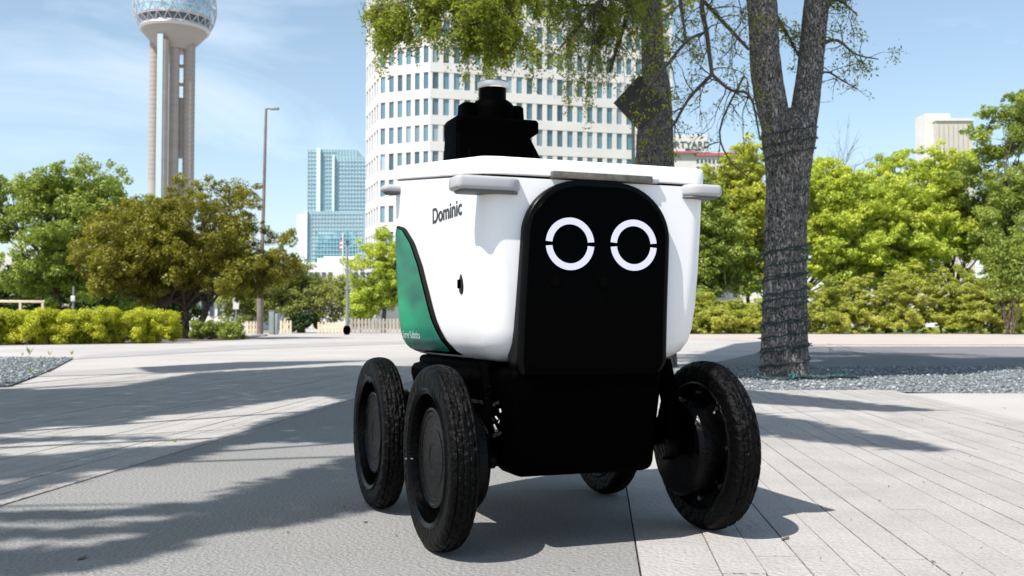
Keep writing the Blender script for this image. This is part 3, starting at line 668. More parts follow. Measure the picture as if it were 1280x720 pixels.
# ------------------------------------------------------------------ trees and shrubs in the distance
b = base_at(70, 50)
make_tree('green_tree', b, 9, crown_px(b, 50, [(60, 300, 95, 75), (140, 270, 70, 60), (10, 260, 60, 50), (90, 235, 55, 40), (110, 350, 110, 40)]), 170, 0.85, 62000, 0.10, M['leaf_mid'], 'big leafy green tree behind the hedge at far left', seed=3, trunk_r=.22, trunk_h=.28, nlimb=26)
b = base_at(232, 36)
make_tree('bronze_tree', b, 5.5, crown_px(b, 36, [(235, 305, 128, 72), (180, 312, 80, 66), (300, 325, 78, 50), (240, 262, 86, 44), (230, 345, 130, 36), (320, 340, 52, 30), (160, 345, 60, 34)], .9), 300, 0.58, 150000, 0.056, M['leaf_bronze'], 'spreading bronze green tree with dark forked trunk behind the hedge', seed=5, trunk_r=.13, trunk_h=.20, nlimb=36, multi=3)
b = base_at(112, 66)
make_tree('dark_tree', b, 5, crown_px(b, 66, [(60, 370, 90, 38), (170, 372, 80, 40), (240, 380, 40, 30)]), 70, 1.3, 22000, 0.16, M['leaf_dark'], 'dark tree mass low behind green and bronze trees', seed=8, trunk_r=.2, nlimb=8)
b = base_at(375, 62)
make_tree('weeping_tree', b, 4.5, crown_px(b, 62, [(370, 370, 62, 30), (330, 372, 48, 30), (405, 372, 40, 32), (370, 350, 42, 20), (300, 385, 30, 26), (425, 385, 24, 24)]), 150, 0.75, 50000, 0.085, M['leaf_olive'], 'wide olive green weeping tree behind the cream picket fences', seed=9, trunk_r=.16, trunk_h=.3, nlimb=26)
b = base_at(480, 60)
make_tree('spring_tree', b, 6, crown_px(b, 60, [(480, 345, 40, 50), (500, 310, 36, 34), (462, 375, 26, 34), (520, 350, 40, 60), (455, 380, 28, 34)]), 120, 0.7, 40000, 0.085, M['leaf_bright'], 'fresh yellow green tree rising left of the robot', seed=11, trunk_r=.14, nlimb=22)
b = base_at(452, 64)
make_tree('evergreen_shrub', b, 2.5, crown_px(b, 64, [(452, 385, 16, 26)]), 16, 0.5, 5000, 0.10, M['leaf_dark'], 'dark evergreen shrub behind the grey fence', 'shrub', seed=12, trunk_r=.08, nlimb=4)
b = base_at(380, 60)
make_tree('shade_mass', b, 1.5, crown_px(b, 60, [(380, 404, 20, 13)]), 14, 0.45, 5000, 0.10, M['leaf_dark'], 'nearly black leaf mass standing for shade between the two cream fence pieces', 'shrub', seed=13, trunk_r=.06, nlimb=3)  # near-black leaves added to stand for the shade beneath the weeping tree
# clipped hedges: individual bushes grown together
hx = [-30, 22, 68, 112, 152, 190]
hl = ['yellow green clipped hedge bush cut off by the left edge', 'yellow green hedge bush in front of the pale rail', 'yellow green hedge bush left of the thin signal post', 'yellow green hedge bush right of the thin signal post', 'yellow green hedge bush in front of the dark trees', 'rightmost yellow green hedge bush beside the bronze tree trunk']
for i, px in enumerate(hx):
    Y = 24.6 + i * 0.55; b = base_at(px, Y); k = Y / F
    H = at(px, 382.5 + (i % 3) * 1.2, Y).z
    root = empty('hedge_bush', b); tag(root, hl[i], 'hedge', 'clipped hedge bushes along the left edge')
    rs2 = np.random.RandomState(30 + i); wx = 29 * k
    cl = np.stack([rs2.uniform(-wx, wx, 150), rs2.uniform(-.42, .45, 150), rs2.uniform(.06, H - .09, 150)], 1)
    leaves('crown', cl, rs2.uniform(.08, .19, 150), 30000, 0.024, M['leaf_hedge'], root, 70 + i, up=.5)
    q = MB()
    for j in range(8): q.tube([(0, 0, 0), tuple(cl[j] * np.array([.9, .9, .8]))], [.02, .006], 5)
    q.build('stem', M['twig'], root)
for (px, Y, H, w, lab) in ((262, 33, 399, 22, 'low dark green hedge bush at the foot of the bronze tree'), (291, 33, 402, 10, 'small dark round hedge bush left of the sign post')):
    b = base_at(px, Y); k = Y / F; root = empty('hedge_bush', b); tag(root, lab, 'hedge'); z = at(px, H, Y).z
    rs2 = np.random.RandomState(int(px)); cl = np.stack([rs2.uniform(-w * k, w * k, 40), rs2.uniform(-.3, .3, 40), rs2.uniform(.08, z - .08, 40)], 1)
    leaves('crown', cl, np.full(40, .15), 9000, 0.034, M['leaf_mid'], root, 99, up=.4)
    q = MB()
    for j in range(6): q.tube([(0, 0, 0), tuple(cl[j] * np.array([.9, .9, .8]))], [.02, .006], 5)
    q.build('stem', M['twig'], root)
tag(sheet('planting_bed', [gnd(-60, 431)[:2], gnd(120, 428.8)[:2], gnd(300, 424)[:2], gnd(330, 419)[:2], gnd(-60, 416)[:2]], -0.0205, M['soil']), kind='structure')

# right hand side: juniper bank and bright trees
shr = [(868, 368, 48), (918, 374, 52), (968, 372, 48), (1040, 345, 60), (1108, 334, 66), (1176, 328, 66), (1240, 340, 60), (1295, 325, 60)]
sl = ['low yellow green juniper shrub right beside the robot', 'low yellow green juniper shrub left of the forked trunk', 'juniper shrub half hidden behind the forked trunk', 'rounded olive juniper shrub right of the forked trunk', 'broad olive juniper shrub in the middle of the bank', 'tallest juniper shrub on the bank below the white building', 'juniper shrub in front of the thin pale stems', 'juniper shrub cut off by the right edge']
for i, (px, yt, w) in enumerate(shr):
    Y = 54 + (i % 3) * 0.8; b = base_at(px, Y); k = Y / F
    root = make_tree('juniper_shrub', b, 2, [((0, 0.6, at(px, yt, Y).z * .5), (w * k, 1.5, at(px, yt, Y).z * .52)), ((0, -.5, .7), (w * k * 1.05, 1.3, .85))], 130, 0.42, 52000, 0.062, M['leaf_shrub'], sl[i], 'shrub', seed=200 + i, trunk_r=.06, nlimb=10, group='juniper shrubs on the bank across the road', flat=.6)
tl = [('bright_tree', 885, 60, 7, [(885, 320, 56, 84), (870, 255, 34, 50)], 'leaf_mid', 'yellow green tree just right of the robot lid'),
      ('bright_tree', 935, 63, 8, [(935, 285, 52, 80), (925, 220, 38, 42)], 'leaf_yellow', 'yellow green tree left of the forked trunk'),
      ('bright_tree', 1050, 61, 8, [(1050, 290, 62, 76), (1035, 230, 44, 46)], 'leaf_bright', 'bright green tree right of the forked trunk'),
      ('bright_tree', 1100, 72, 9, [(1118, 205, 22, 34), (1095, 255, 54, 46), (1060, 280, 50, 60)], 'leaf_bright', 'thin topped green tree poking up left of the white building'),
      ('bright_tree', 1125, 62, 8, [(1120, 300, 68, 70), (1100, 255, 46, 38)], 'leaf_bright', 'bright rounded green tree in the middle of the right bank'),
      ('bright_tree', 1190, 64, 8, [(1185, 285, 66, 74), (1180, 222, 40, 46), (1165, 215, 30, 36)], 'leaf_bright', 'bright green tree covering the foot of the white building'),
      ('bright_tree', 1000, 70, 8, [(1000, 270, 60, 66), (1150, 262, 60, 50)], 'leaf_yellow', 'yellow green tree filling the gap behind the other bank trees'),
      ('tall_tree', 1250, 62, 10, [(1256, 190, 50, 70), (1280, 150, 46, 42), (1236, 250, 54, 56), (1270, 300, 64, 74)], 'leaf_mid', 'tall green tree filling the right edge of the picture')]
for i, (nm, px, Y, h, el, lm, lab) in enumerate(tl):
    b = base_at(px, Y); k = Y / F
    make_tree(nm, b, h, crown_px(b, Y, el, .7), 150, 0.85, 60000, 0.105, M[lm], lab, seed=300 + i * 3, trunk_r=.14, nlimb=26, trunk_h=.3, group='trees on the bank across the road', flat=.7, shell=.5)
b = base_at(1262, 50); root = tag(empty('sapling', b), 'slender many stemmed sapling before the tall tree at right edge', 'tree')
q = MB(); rs2 = np.random.RandomState(77); tips = []
for j in range(7):
    e = np.array([rs2.uniform(-1.0, 1.0), rs2.uniform(-.3, .3), rs2.uniform(4, 6.2)]); pp = limb_path((rs2.uniform(-.25, .25), 0, 0), e, rs2, .04, 0, 6); q.tube(pp, [.055 - .007 * i for i in range(7)], 6); tips += [np.array(p) for p in pp[3:]]
q.build('stem', M['bark2'], root, rec=False)
leaves('crown', tips, [.55] * len(tips), 9000, .07, M['leaf_mid'], root, 5)
sheet('planting_bank', [(3.4, 53.2), (200, 53.2), (260, 190), (3.4, 190)], -0.019, M['bankgreen'])
sheet('lawn', [(-120, 44), (-20, 44), (-16, 58), (-16, 80), (-120, 80)], -0.019, M['bankgreen'])
# thin bare tree
b = base_at(1048, 66); root = tag(empty('bare_tree', b), 'bare leafless tree top above the bright trees right of trunk', 'tree')
q = MB(); rs2 = np.random.RandomState(21)
def bare(p, d, L, r, depth):
    e = p + d * L; pp = limb_path(p, e, rs2, .08, 0, 4); q.tube(pp, [r * (1 - .12 * i) for i in range(5)], 5, cap=False)
    if depth:
        for _ in range(4):
            dd = d + rs2.normal(size=3) * .42; dd[2] = abs(dd[2]); dd /= np.linalg.norm(dd); bare(np.array(pp[rs2.randint(2, 5)]), dd, L * .62, r * .5, depth - 1)
bare(np.array([0., 0, 0]), np.array([0, 0, 1.]), 6.8, .10, 4); q.build('trunk', M['twig'], root, rec=False)

# ------------------------------------------------------------------ the forked oak with string lights
TY = 9.2; tk = TY / F
from mathutils import noise as mnoise
def barkfn(amp):                               # interlacing vertical ridges and fissures
    def f(th, i, p):
        w = mnoise.noise(Vector((math.cos(th) * 1.3, math.sin(th) * 1.3, p.z * 1.6))) * .8
        c, s_n = math.cos(th + w * .35), math.sin(th + w * .35)
        a = mnoise.noise(Vector((c * 4.6, s_n * 4.6, p.z * 2.3))); b = mnoise.noise(Vector((c * 10 + 7, s_n * 10, p.z * 6.5)))
        rdg = 1 - min(1, abs(a) * 3.2); rd2 = 1 - min(1, abs(b) * 2.6)
        return 1 + amp * (.45 - .75 * rdg ** 1.5 - .35 * rd2 ** 1.5) + .05 * w * amp * 4
    return f
def smooth_path(ctrl, n):                      # ctrl: (x,y,z,r)
    c = np.array(ctrl, float); t = np.linspace(0, len(c) - 1, n); o = []
    for u in t:
        i = min(int(u), len(c) - 2); f = u - i
        p0, p1, p2, p3 = c[max(i - 1, 0)], c[i], c[i + 1], c[min(i + 2, len(c) - 1)]
        o.append(0.5 * ((2 * p1) + (-p0 + p2) * f + (2 * p0 - 5 * p1 + 4 * p2 - p3) * f * f + (-p0 + 3 * p1 - 3 * p2 + p3) * f ** 3))
    return np.array(o)
def pxp(px, py, Y, wpx):                        # control point: pixel, depth, width in pixels
    p = at(px, py, Y); return (p.x, p.y, p.z, wpx / 2 * Y / F)
oak = empty('forked_oak', (0, 0, 0)); tag(oak, 'large forked oak with grey fissured bark, wires wound round its trunk', 'tree')
oak.location = (0, 0, 0)
def tubec(mb, ctrl, n, seg, amp, cap=True):
    c = smooth_path(ctrl, n); mb.tube([p[:3] for p in c], [p[3] for p in c], seg, fn=barkfn(amp) if amp else None, cap=cap); return c
g0 = gnd(981, 470)
q = MB()
trunkc = tubec(q, [pxp(981, 478, TY, 76), pxp(981, 462, TY, 60), pxp(981, 400, TY, 54), pxp(982, 300, TY, 50.5), pxp(985, 220, TY, 53), pxp(986, 170, TY, 66), pxp(986, 154, TY, 60), pxp(987, 144, TY, 44), pxp(988, 138, TY, 22), pxp(988, 135, TY, 6)], 240, 150, 0.09)
tubec(q, [pxp(990, 225, TY, 33.6), pxp(972, 165, TY, 37.2), pxp(959, 100, TY, 38.1), pxp(955, 50, TY - .05, 36.3), pxp(952, 0, TY - .1, 36.3), pxp(940, -80, TY - .3, 33.6), pxp(915, -190, TY - .6, 26.6)], 130, 72, 0.07)
tubec(q, [pxp(978, 225, TY + .05, 31.9), pxp(1000, 165, TY + .05, 35.4), pxp(1011, 100, TY + .1, 31.9), pxp(1016, 50, TY + .15, 31.0), pxp(1021, 0, TY + .2, 30.1), pxp(1030, -90, TY + .4, 26.6), pxp(1050, -200, TY + .8, 19.5)], 130, 72, 0.07)
q.build('trunk', M['bark'], oak, smooth=True, sharp=70, rec=False)
# hanging branches and twigs
class Brush:
    def __init__(s, seed): s.q = MB(); s.rs = np.random.RandomState(seed); s.leaf = []
    def twig(s, p, d, L, r, depth, leafn, droop=.35, spread=.6, kids=3):
        n = 6; pts = [np.array(p)]; d = np.array(d, float); d /= np.linalg.norm(d)
        for i in range(n):
            d = d + s.rs.normal(size=3) * .17 + np.array([0, 0, -droop * .22]); d /= np.linalg.norm(d); pts.append(pts[-1] + d * L / n)
        s.q.tube(pts, [r * .8 * (1 - .13 * i) for i in range(n + 1)], 5 if r > .006 else 3, cap=False)
        if depth > 0:
            for _ in range(kids):
                k = s.rs.randint(1, n + 1); dd = (pts[k] - pts[k - 1]); dd /= np.linalg.norm(dd); dd = dd + s.rs.normal(size=3) * spread
                s.twig(pts[k], dd, L * s.rs.uniform(.45, .75), r * .55, depth - 1, leafn, droop, spread, kids)
        if depth <= 1:
            m = s.rs.poisson(leafn * (1 if depth == 0 else .5))
            for _ in range(m):
                u = s.rs.rand() * n; k = int(u); k = min(k, n - 1); s.leaf.append(pts[k] + (pts[k + 1] - pts[k]) * (u - k) + s.rs.normal(size=3) * .022)
    def path(s, ctrl, n, nt, L, leafn, depth=2, droop=.4, r=.008, bias=(0, 0, 0), kids=3):
        c = smooth_path(ctrl, n); s.q.tube([p[:3] for p in c], [p[3] for p in c], 7, cap=False)
        for _ in range(nt):
            k = s.rs.randint(1, n - 1); d = s.rs.normal(size=3) + np.array(bias); s.twig(c[k][:3], d, L * s.rs.uniform(.6, 1.3), min(r, c[k][3] * .8), depth, leafn, droop, .6, kids)
    def build(s, root, lm, size, seed):
        s.q.build('branch', M['twig'], root, rec=False)
        if s.leaf: leaf_at('crown', np.array(s.leaf), size, lm, root, np.random.RandomState(seed), .2)
br = Brush(5)
br.path([pxp(1000, -120, 8.9, 12), pxp(930, -60, 8.8, 9), pxp(880, -8, 8.7, 7), pxp(884, 45, 8.7, 6), pxp(890, 93, 8.7, 5)], 22, 17, .38, 3, 2)
br.path([pxp(890, 93, 8.7, 5), pxp(862, 122, 8.7, 4), pxp(842, 156, 8.7, 3), pxp(826, 176, 8.7, 2)], 12, 11, .34, 2, 2)
br.path([pxp(890, 93, 8.7, 4.5), pxp(912, 112, 8.75, 4), pxp(938, 121, 8.8, 3), pxp(950, 175, 8.8, 2)], 12, 13, .34, 2, 2)
br.path([pxp(880, 2, 8.7, 5), pxp(908, 32, 8.8, 5), pxp(936, 62, 8.9, 4)], 12, 10, .34, 3, 2)
br.path([pxp(884, 40, 8.7, 4), pxp(858, 52, 8.6, 4), pxp(825, 92, 8.5, 3), pxp(800, 118, 8.5, 2)], 12, 13, .32, 3, 2)
br.path([pxp(930, 95, 8.9, 3), pxp(900, 160, 8.9, 2.5), pxp(912, 200, 8.9, 2), pxp(940, 225, 8.9, 1.5)], 12, 11, .26, 1.5, 1)
br.path([pxp(845, -40, 8.7, 6), pxp(850, 0, 8.7, 5), pxp(858, 52, 8.7, 3)], 12, 11, .3, 4, 2)
br.path([pxp(1018, 60, 9.4, 7), pxp(1045, 50, 9.4, 4), pxp(1070, 68, 9.4, 2.5), pxp(1098, 74, 9.4, 1.5)], 12, 11, .26, 4, 2, droop=.15)
br.path([pxp(1020, 10, 9.4, 7), pxp(1044, 0, 9.4, 4), pxp(1060, 8, 9.4, 2.5), pxp(1072, 20, 9.4, 1.5)], 12, 10, .24, 5, 2, droop=.15)
br.path([pxp(1012, 115, 9.5, 4), pxp(1030, 90, 9.5, 3), pxp(1052, 100, 9.5, 2), pxp(1072, 112, 9.5, 1.5)], 10, 10, .22, 3, 1, droop=.2)
br.path([pxp(970, 20, 9.3, 6), pxp(985, 45, 9.4, 4), pxp(998, 70, 9.4, 3)], 8, 13, .25, 5, 2)
# crown above the frame, its shade lands on the road behind
for (a, z, w) in (((915, -190), 8.6, 30), ((1050, -200), 10, 22)):
    p0 = at(a[0], a[1], z)
    for j in range(7):
        e = np.array(p0) + np.array([br.rs.uniform(-2.8, 3.4), br.rs.uniform(-1.2, 2.6), br.rs.uniform(.6, 2.4)])
        pp = limb_path(p0, e, br.rs, .07, .06, 6); br.q.tube(pp, [.10 - .014 * i for i in range(7)], 7, cap=False)
br.build(oak, M['leaf_oak'], .0165, 9)

# string lights round the trunk
sl_ = empty('string_lights', (0, 0, 0)); tag(sl_, 'dark green wire of small teal fairy lights wound round the forked oak', 'string lights')
q = MB(); bu = MB(); tc_ = np.array(trunkc); zt0, zt1 = at(981, 462, TY).z, at(981, 300, TY).z
def trunk_at(z):
    i = int(np.argmin(abs(tc_[:, 2] - z))); return tc_[i]
rs2 = np.random.RandomState(8)
def wind(z0, z1, turns, ph, tilt):
    pts = []; n = int(turns * 36)
    for i in range(n + 1):
        f = i / n; z = z0 + (z1 - z0) * f; a = ph + f * turns * 2 * math.pi; zz = z + tilt * math.sin(a + 1) + .006 * math.sin(a * 7 + ph)
        c = trunk_at(zz); r = c[3] * 1.045 + .006; pts.append((c[0] + r * math.cos(a), c[1] + r * math.sin(a), zz))
        if i % 9 == 4:
            p = Vector(pts[-1]); u = Vector((math.cos(a), math.sin(a), rs2.uniform(-.8, .8))).normalized(); bu.tube([p, p + u * .03], [.007, .004], 6)
    q = MB(); q.tube(pts, .0065, 5); q.build('wire', M['wire'], sl_, rec=False)
wind(zt0 - .02, zt1, 9.3, 0.4, .012); wind(zt0 + .12, zt1 + .06, 5.2, 2.4, -.03); wind(at(981, 200, TY).z, at(981, 160, TY).z, 3, 1, .03)
for j in range(3):                              # loose loops on the gravel
    pts = []; c = (g0.x - .15 + j * .22, g0.y - .42 + .03 * j)
    for i in range(60):
        a = i * .42 + j; r = .08 + .04 * math.sin(i * .31 + j) + i * .0010; pts.append((c[0] + r * 1.6 * math.cos(a), c[1] + r * .8 * math.sin(a), .012 + .01 * math.sin(i * .9)))
        if i % 5 == 2: p = Vector(pts[-1]); bu.tube([p, p + Vector((rs2.uniform(-.02, .02), rs2.uniform(-.02, .02), .022))], [.007, .004], 6)
    q = MB(); q.tube(pts, .006, 5); q.build('wire', M['wire'], sl_, rec=False)
tag(bu.build('bulbs', M['bulb'], sl_, rec=False), kind='stuff')

# ------------------------------------------------------------------ second oak behind the robot, its spray hangs over the lid
oak2 = empty('leaning_oak', (0, 0, 0)); tag(oak2, 'slimmer oak behind the robot with leafy sprays hanging over the lid', 'tree')
q = MB(); OY = 12.0
tubec(q, [pxp(818, 470, OY, 66), pxp(818, 440, OY, 54), pxp(818, 300, OY, 52), pxp(818, 205, OY, 48), pxp(820, 120, OY, 38), pxp(816, 70, OY, 28), pxp(813, 0, OY, 27), pxp(806, -90, OY - .2, 24), pxp(770, -190, OY - .8, 18)], 150, 72, .07)
q.build('trunk', M['bark'], oak2, smooth=True, sharp=70, rec=False)
b2 = Brush(17)
b2.path([pxp(806, -90, OY, 20), pxp(740, -110, 10.8, 16), pxp(650, -80, 10, 12), pxp(560, -50, 9.6, 8), pxp(480, -25, 9.4, 4)], 26, 36, .50, 30, 2, droop=1.1, kids=4, bias=(0, 0, -.6))
b2.path([pxp(740, -110, 10.8, 9), pxp(700, -60, 10.4, 8), pxp(640, -30, 10, 6), pxp(590, -12, 9.8, 4)], 20, 34, .52, 34, 2, droop=1.2, kids=4, bias=(0, 0, -.9))
b2.path([pxp(560, -50, 9.6, 6), pxp(600, -20, 9.5, 5), pxp(640, 20, 9.5, 3)], 12, 30, .40, 30, 2, droop=1.2, kids=4, bias=(0, 0, -.8))
b2.path([pxp(650, -60, 9.8, 6), pxp(550, -24, 9.5, 5), pxp(510, 0, 9.4, 3), pxp(470, 12, 9.4, 2)], 14, 30, .34, 28, 2, droop=1.0, kids=4, bias=(0, 0, -.5))
b2.path([pxp(806, -60, 11.4, 9), pxp(770, -20, 10.6, 7), pxp(735, 20, 10.3, 4), pxp(700, 60, 10.2, 3)], 16, 44, .46, 9, 2, droop=1.1, kids=4, bias=(0, 0, -.7))
b2.path([pxp(806, -50, 11.6, 8), pxp(790, 0, 11, 6), pxp(778, 40, 10.7, 5), pxp(762, 90, 10.6, 3)], 16, 30, .46, 4, 2, droop=.9, kids=3, bias=(-.3, 0, -.5))
b2.path([pxp(772, 20, 10.8, 4), pxp(740, 6, 10.7, 3), pxp(716, 10, 10.6, 2)], 10, 22, .38, 9, 2, droop=1.0)
b2.build(oak2, M['leaf_oak'], .0175, 19)
rs2 = np.random.RandomState(25)
cc = np.stack([rs2.uniform(-2.0, 4.0, 70), rs2.uniform(10.5, 14.5, 70), rs2.uniform(5.2, 8.0, 70)], 1)
leaves('crown', cc, rs2.uniform(.4, .8, 70), 26000, .055, M['leaf_oak'], oak2, 45)

# diamond road sign seen from behind
ds = empty('road_sign', base_at(795, 11.2)); tag(ds, 'dark back of a diamond road sign on a post by slim oak', 'sign'); k = 11.2 / F
q = MB(); q.tube([(-2.5 * k, 0, 0), (-2.5 * k, 0, at(795, 96, 11.2).z)], 2.2 * k, 10); q.build('post', M['greymetal'], ds)
cz = at(795, 127, 11.2).z; w = 36 * k
q = MB(); q.prism([(-w * .93, 0), (-w * .06, -w * .95), (w * .06, -w * .95), (w * .93, 0), (w * .06, w * .95), (-w * .06, w * .95)], -.004, .004, Matrix.Translation((6 * k, -.02, cz)) @ Matrix.Rotation(R(90), 4, 'X')); q.build('sign_plate', M['signback'], ds, bevel=.002)
for dz in (-.12, .12):
    q = MB(); q.box((-w * .5 + 6 * k, -.012, cz + dz - .012), (w * .5 + 6 * k, .01, cz + dz + .012)); q.build('bracket', M['greymetal'], ds)

# ------------------------------------------------------------------ shade trees left of and behind the camera (their shade lies on the paving)
def shade_leaves(root, polys, H, dens, lsize, seed, origin, thick=.5, lmat='leaf_oak', nb=1.0):
    rs = np.random.RandomState(seed); allp = []; lb = MB()
    for poly in polys:
        P = np.array([[gnd(x, y).x, gnd(x, y).y] for x, y in poly]); lo = P.min(0); hi = P.max(0); area = abs(sum(P[i - 1][0] * P[i][1] - P[i][0] * P[i - 1][1] for i in range(len(P)))) / 2
        n = int(area * dens); frac = area / max(1e-6, (hi - lo).prod()); q = lo + rs.rand(int(n / frac * 1.05), 2) * (hi - lo); ins = np.zeros(len(q), bool); j = len(P) - 1
        for i in range(len(P)):
            xi, yi = P[i]; xj, yj = P[j]; ins ^= ((yi > q[:, 1]) != (yj > q[:, 1])) & (q[:, 0] < (xj - xi) * (q[:, 1] - yi) / (yj - yi + 1e-12) + xi); j = i
        q = q[ins] + rs.normal(size=(ins.sum(), 2)) * .025
        hh = H + rs.uniform(-thick, thick, len(q)) + .5 * np.sin(q[:, 0] * 1.3) * thick; p3 = np.stack([q[:, 0] - SX * hh, q[:, 1] - SY * hh, hh], 1); allp.append(p3)
        for _ in range(max(2, int(area * nb))):
            e = p3[rs.randint(len(p3))]; lb.tube(limb_path(origin, e, rs, .05, .05, 6), [.045 - .007 * i for i in range(7)], 6, cap=False)
    lb.build('branch', M['twig'], root, rec=False)
    leaf_at('crown', np.concatenate(allp), lsize, M[lmat], root, rs, .8)
def shade_oak(base, label):
    root = tag(empty('shade_oak'), label, 'tree'); q = MB(); c = smooth_path([(base[0], base[1], -.03, .34), (base[0] + .05, base[1], .5, .27), (base[0] + .2, base[1] + .2, 2.7, .23), (base[0] + .5, base[1] + .3, 4.4, .17)], 40)
    q.tube([p[:3] for p in c], [p[3] for p in c], 24, fn=barkfn(.07)); q.build('trunk', M['bark'], root, smooth=True, sharp=70, rec=False); return root, c[-1][:3]
r1, o1 = shade_oak((-7.2, 2.6), 'oak standing left of the frame, its crown shading the paving')
shade_leaves(r1, [[(-120, 484), (60, 487), (150, 483), (200, 474), (250, 466), (330, 462), (450, 456), (660, 462), (660, 484), (450, 503), (400, 494), (360, 499), (330, 503), (250, 515), (180, 520), (150, 530), (60, 532), (-20, 545), (-120, 552)],
    [(-120, 568), (50, 571), (130, 562), (230, 557), (330, 541), (300, 556), (220, 578), (130, 588), (75, 590), (40, 598), (-120, 604)], [(-120, 612), (0, 606), (60, 597), (120, 592), (60, 606), (0, 624), (-120, 655)],
    [(170, 456.5), (300, 450), (470, 448), (350, 455), (250, 461), (190, 463)], [(-100, 551), (120, 545.5), (230, 547), (120, 549), (-100, 557)]], 6.0, 2600, .05, 61, o1)
r2, o2 = shade_oak((-7.3, -0.4), 'oak standing behind the camera, its boughs shading the near path')
shade_leaves(r2, [[(330, 527), (470, 492), (500, 556), (390, 552), (270, 555), (300, 545)], [(520, 560), (460, 570), (380, 588), (300, 612), (262, 634), (240, 668), (350, 655), (520, 628)], [(-80, 690), (80, 688), (170, 672), (250, 650), (252, 672), (170, 700), (80, 715), (-80, 730)],
    [(-80, 643), (120, 640), (300, 624), (300, 634), (120, 648), (-80, 651)], [(-80, 664), (120, 660), (280, 645), (280, 655), (120, 670), (-80, 674)],
    [(860, 484), (930, 487), (1040, 499), (1170, 513), (1100, 514), (1000, 507), (930, 503), (860, 500)], [(880, 508), (930, 514), (1010, 527), (1100, 545), (1190, 563), (1130, 562), (1040, 553), (930, 541), (880, 538)]], 4.6, 5000, .038, 62, o2, .35, nb=.4)

shade_leaves(oak, [[(1005, 452), (1060, 444), (1120, 441), (1200, 446), (1300, 444), (1360, 446), (1360, 460), (1280, 458), (1200, 466), (1120, 468), (1020, 471), (990, 470)], [(862, 452), (885, 438), (920, 428), (960, 425), (990, 430), (990, 473), (880, 470)]], 8.2, 900, .085, 63, (2.9, 9.0, 5.2), .6)
# weeds at the edge of the left gravel bed and in the joints
rs_ = random.Random(4)
for i, (px, py, s) in enumerate(((37, 443, .16), (62, 444, .10), (90, 443, .10), (28, 444, .07), (52, 455, .08), (38, 465, .07), (219, 552, .025))):
    g = gnd(px, py); r = tag(empty('weed', (g.x, g.y, -.01)), ['tallest green weed sprout at the back edge of the left gravel', 'small weed in the middle of the back gravel edge', 'weed sprout at the right tip of the left gravel bed', 'tiny weed leftmost at the back gravel edge', 'low weed inside the left gravel bed', 'lowest weed near the front edge of the left gravel', 'tiny weed growing in the paving joint in the light patch'][i], 'weed')
    rs2 = np.random.RandomState(i); q = MB()
    for j in range(9):
        a = rs2.uniform(0, 6.28); d = Vector((math.cos(a) * .5, math.sin(a) * .5, 1)).normalized(); L = s * rs2.uniform(.5, 1.1); e = Vector((0, 0, 0)) + d * L; sd_ = Vector((-math.sin(a), math.cos(a), 0)) * s * .09
        q.add([Vector((0, 0, 0)), d * L * .55 + sd_, e, d * L * .55 - sd_], [(0, 1, 2, 3)])
    q.build('blade', M['leaf_mid'], r, rec=False)

# dry leaf litter and grit scattered on the paving
rs2 = np.random.RandomState(31); V = []; Fq = []
for i in range(260):
    yy = rs2.uniform(1.7, 9.5) ; xx = rs2.uniform(-.55, .55) * yy * 1.1; a = rs2.uniform(0, 6.28); r = rs2.uniform(.002, .006) * (1 + (rs2.rand() < .12) * 2.2); k_ = len(V)
    ca, sa_ = math.cos(a), math.sin(a)
    V += [(xx - ca * r, yy - sa_ * r, .0015), (xx + sa_ * r * .45, yy - ca * r * .45, .003), (xx + ca * r, yy + sa_ * r, .005), (xx - sa_ * r * .45, yy + ca * r * .45, .0015)]; Fq.append((k_, k_ + 1, k_ + 2, k_ + 3))
M['litter'] = mat('dry_litter', (0.09, 0.07, 0.045), 0.9)
tag(npmesh('leaf_litter', np.array(V), np.array(Fq), M['litter']), kind='stuff')

# ================================================================== THE ROBOT
U = CAMH                                     # robot measured in camera heights
ANG = R(20.8)
rob = empty('delivery_robot', (-0.119 * U, 4.388 * U, 0), ANG)
tag(rob, 'white and black delivery robot with ring eyes on black rubber wheels', 'robot')
ru = Vector((math.cos(ANG), math.sin(ANG), 0)); rv = Vector((-math.sin(ANG), math.cos(ANG), 0)); RP = Vector((-0.119 * U, 4.388 * U, 0))
W, L = 1.112, 1.606
def side_px(px, py, s=0.0):                   # pixel -> (t, z) on the left side plane, in U
    r = ray(px, py); o = Vector((0, 0, CAMH)); n = ru; k = ((RP + ru * s * U) - o).dot(n) / r.dot(n); p = o + r * k - RP
    return p.dot(rv) / U, p.z / U
def front_px(px, py, t=0.0):                  # pixel -> (s, z) on the plane t
    r = ray(px, py); o = Vector((0, 0, CAMH)); k = ((RP + rv * t * U) - o).dot(rv) / r.dot(rv); p = o + r * k - RP
    return p.dot(ru) / U, p.z / U
def S(x, y, z): return (x * U, y * U, z * U)
def plan(inset, rad, n=8, w=W, l=L, bulge=.012):
    pts = []
    for (cx, cy, a0) in ((w - inset - rad, inset + rad, -90), (w - inset - rad, l - inset - rad, 0), (inset + rad, l - inset - rad, 90), (inset + rad, inset + rad, 180)):
        for i in range(n + 1):
            a = R(a0 + 90 * i / n); pts.append((cx + rad * math.cos(a), cy + rad * math.sin(a)))
    return pts
topz = lambda t: 1.73 + .1152 * t
seamz = lambda t: topz(t) - .083
prof = [(0.825, .26, .10), (.829, .17, .12), (.845, .105, .13), (.875, .064, .13), (.92, .040, .125), (.98, .027, .12), (1.08, .018, .11), (1.25, .010, .10), (1.45, .004, .09), (None, .0, .08)]
def inset_at(z):
    for (z0, i0, _), (z1, i1, _) in zip(prof, prof[1:]):
        z1 = 1.65 if z1 is None else z1
        if z <= z1: return i0 + (i1 - i0) * max(0, (z - z0)) / (z1 - z0)
    return 0
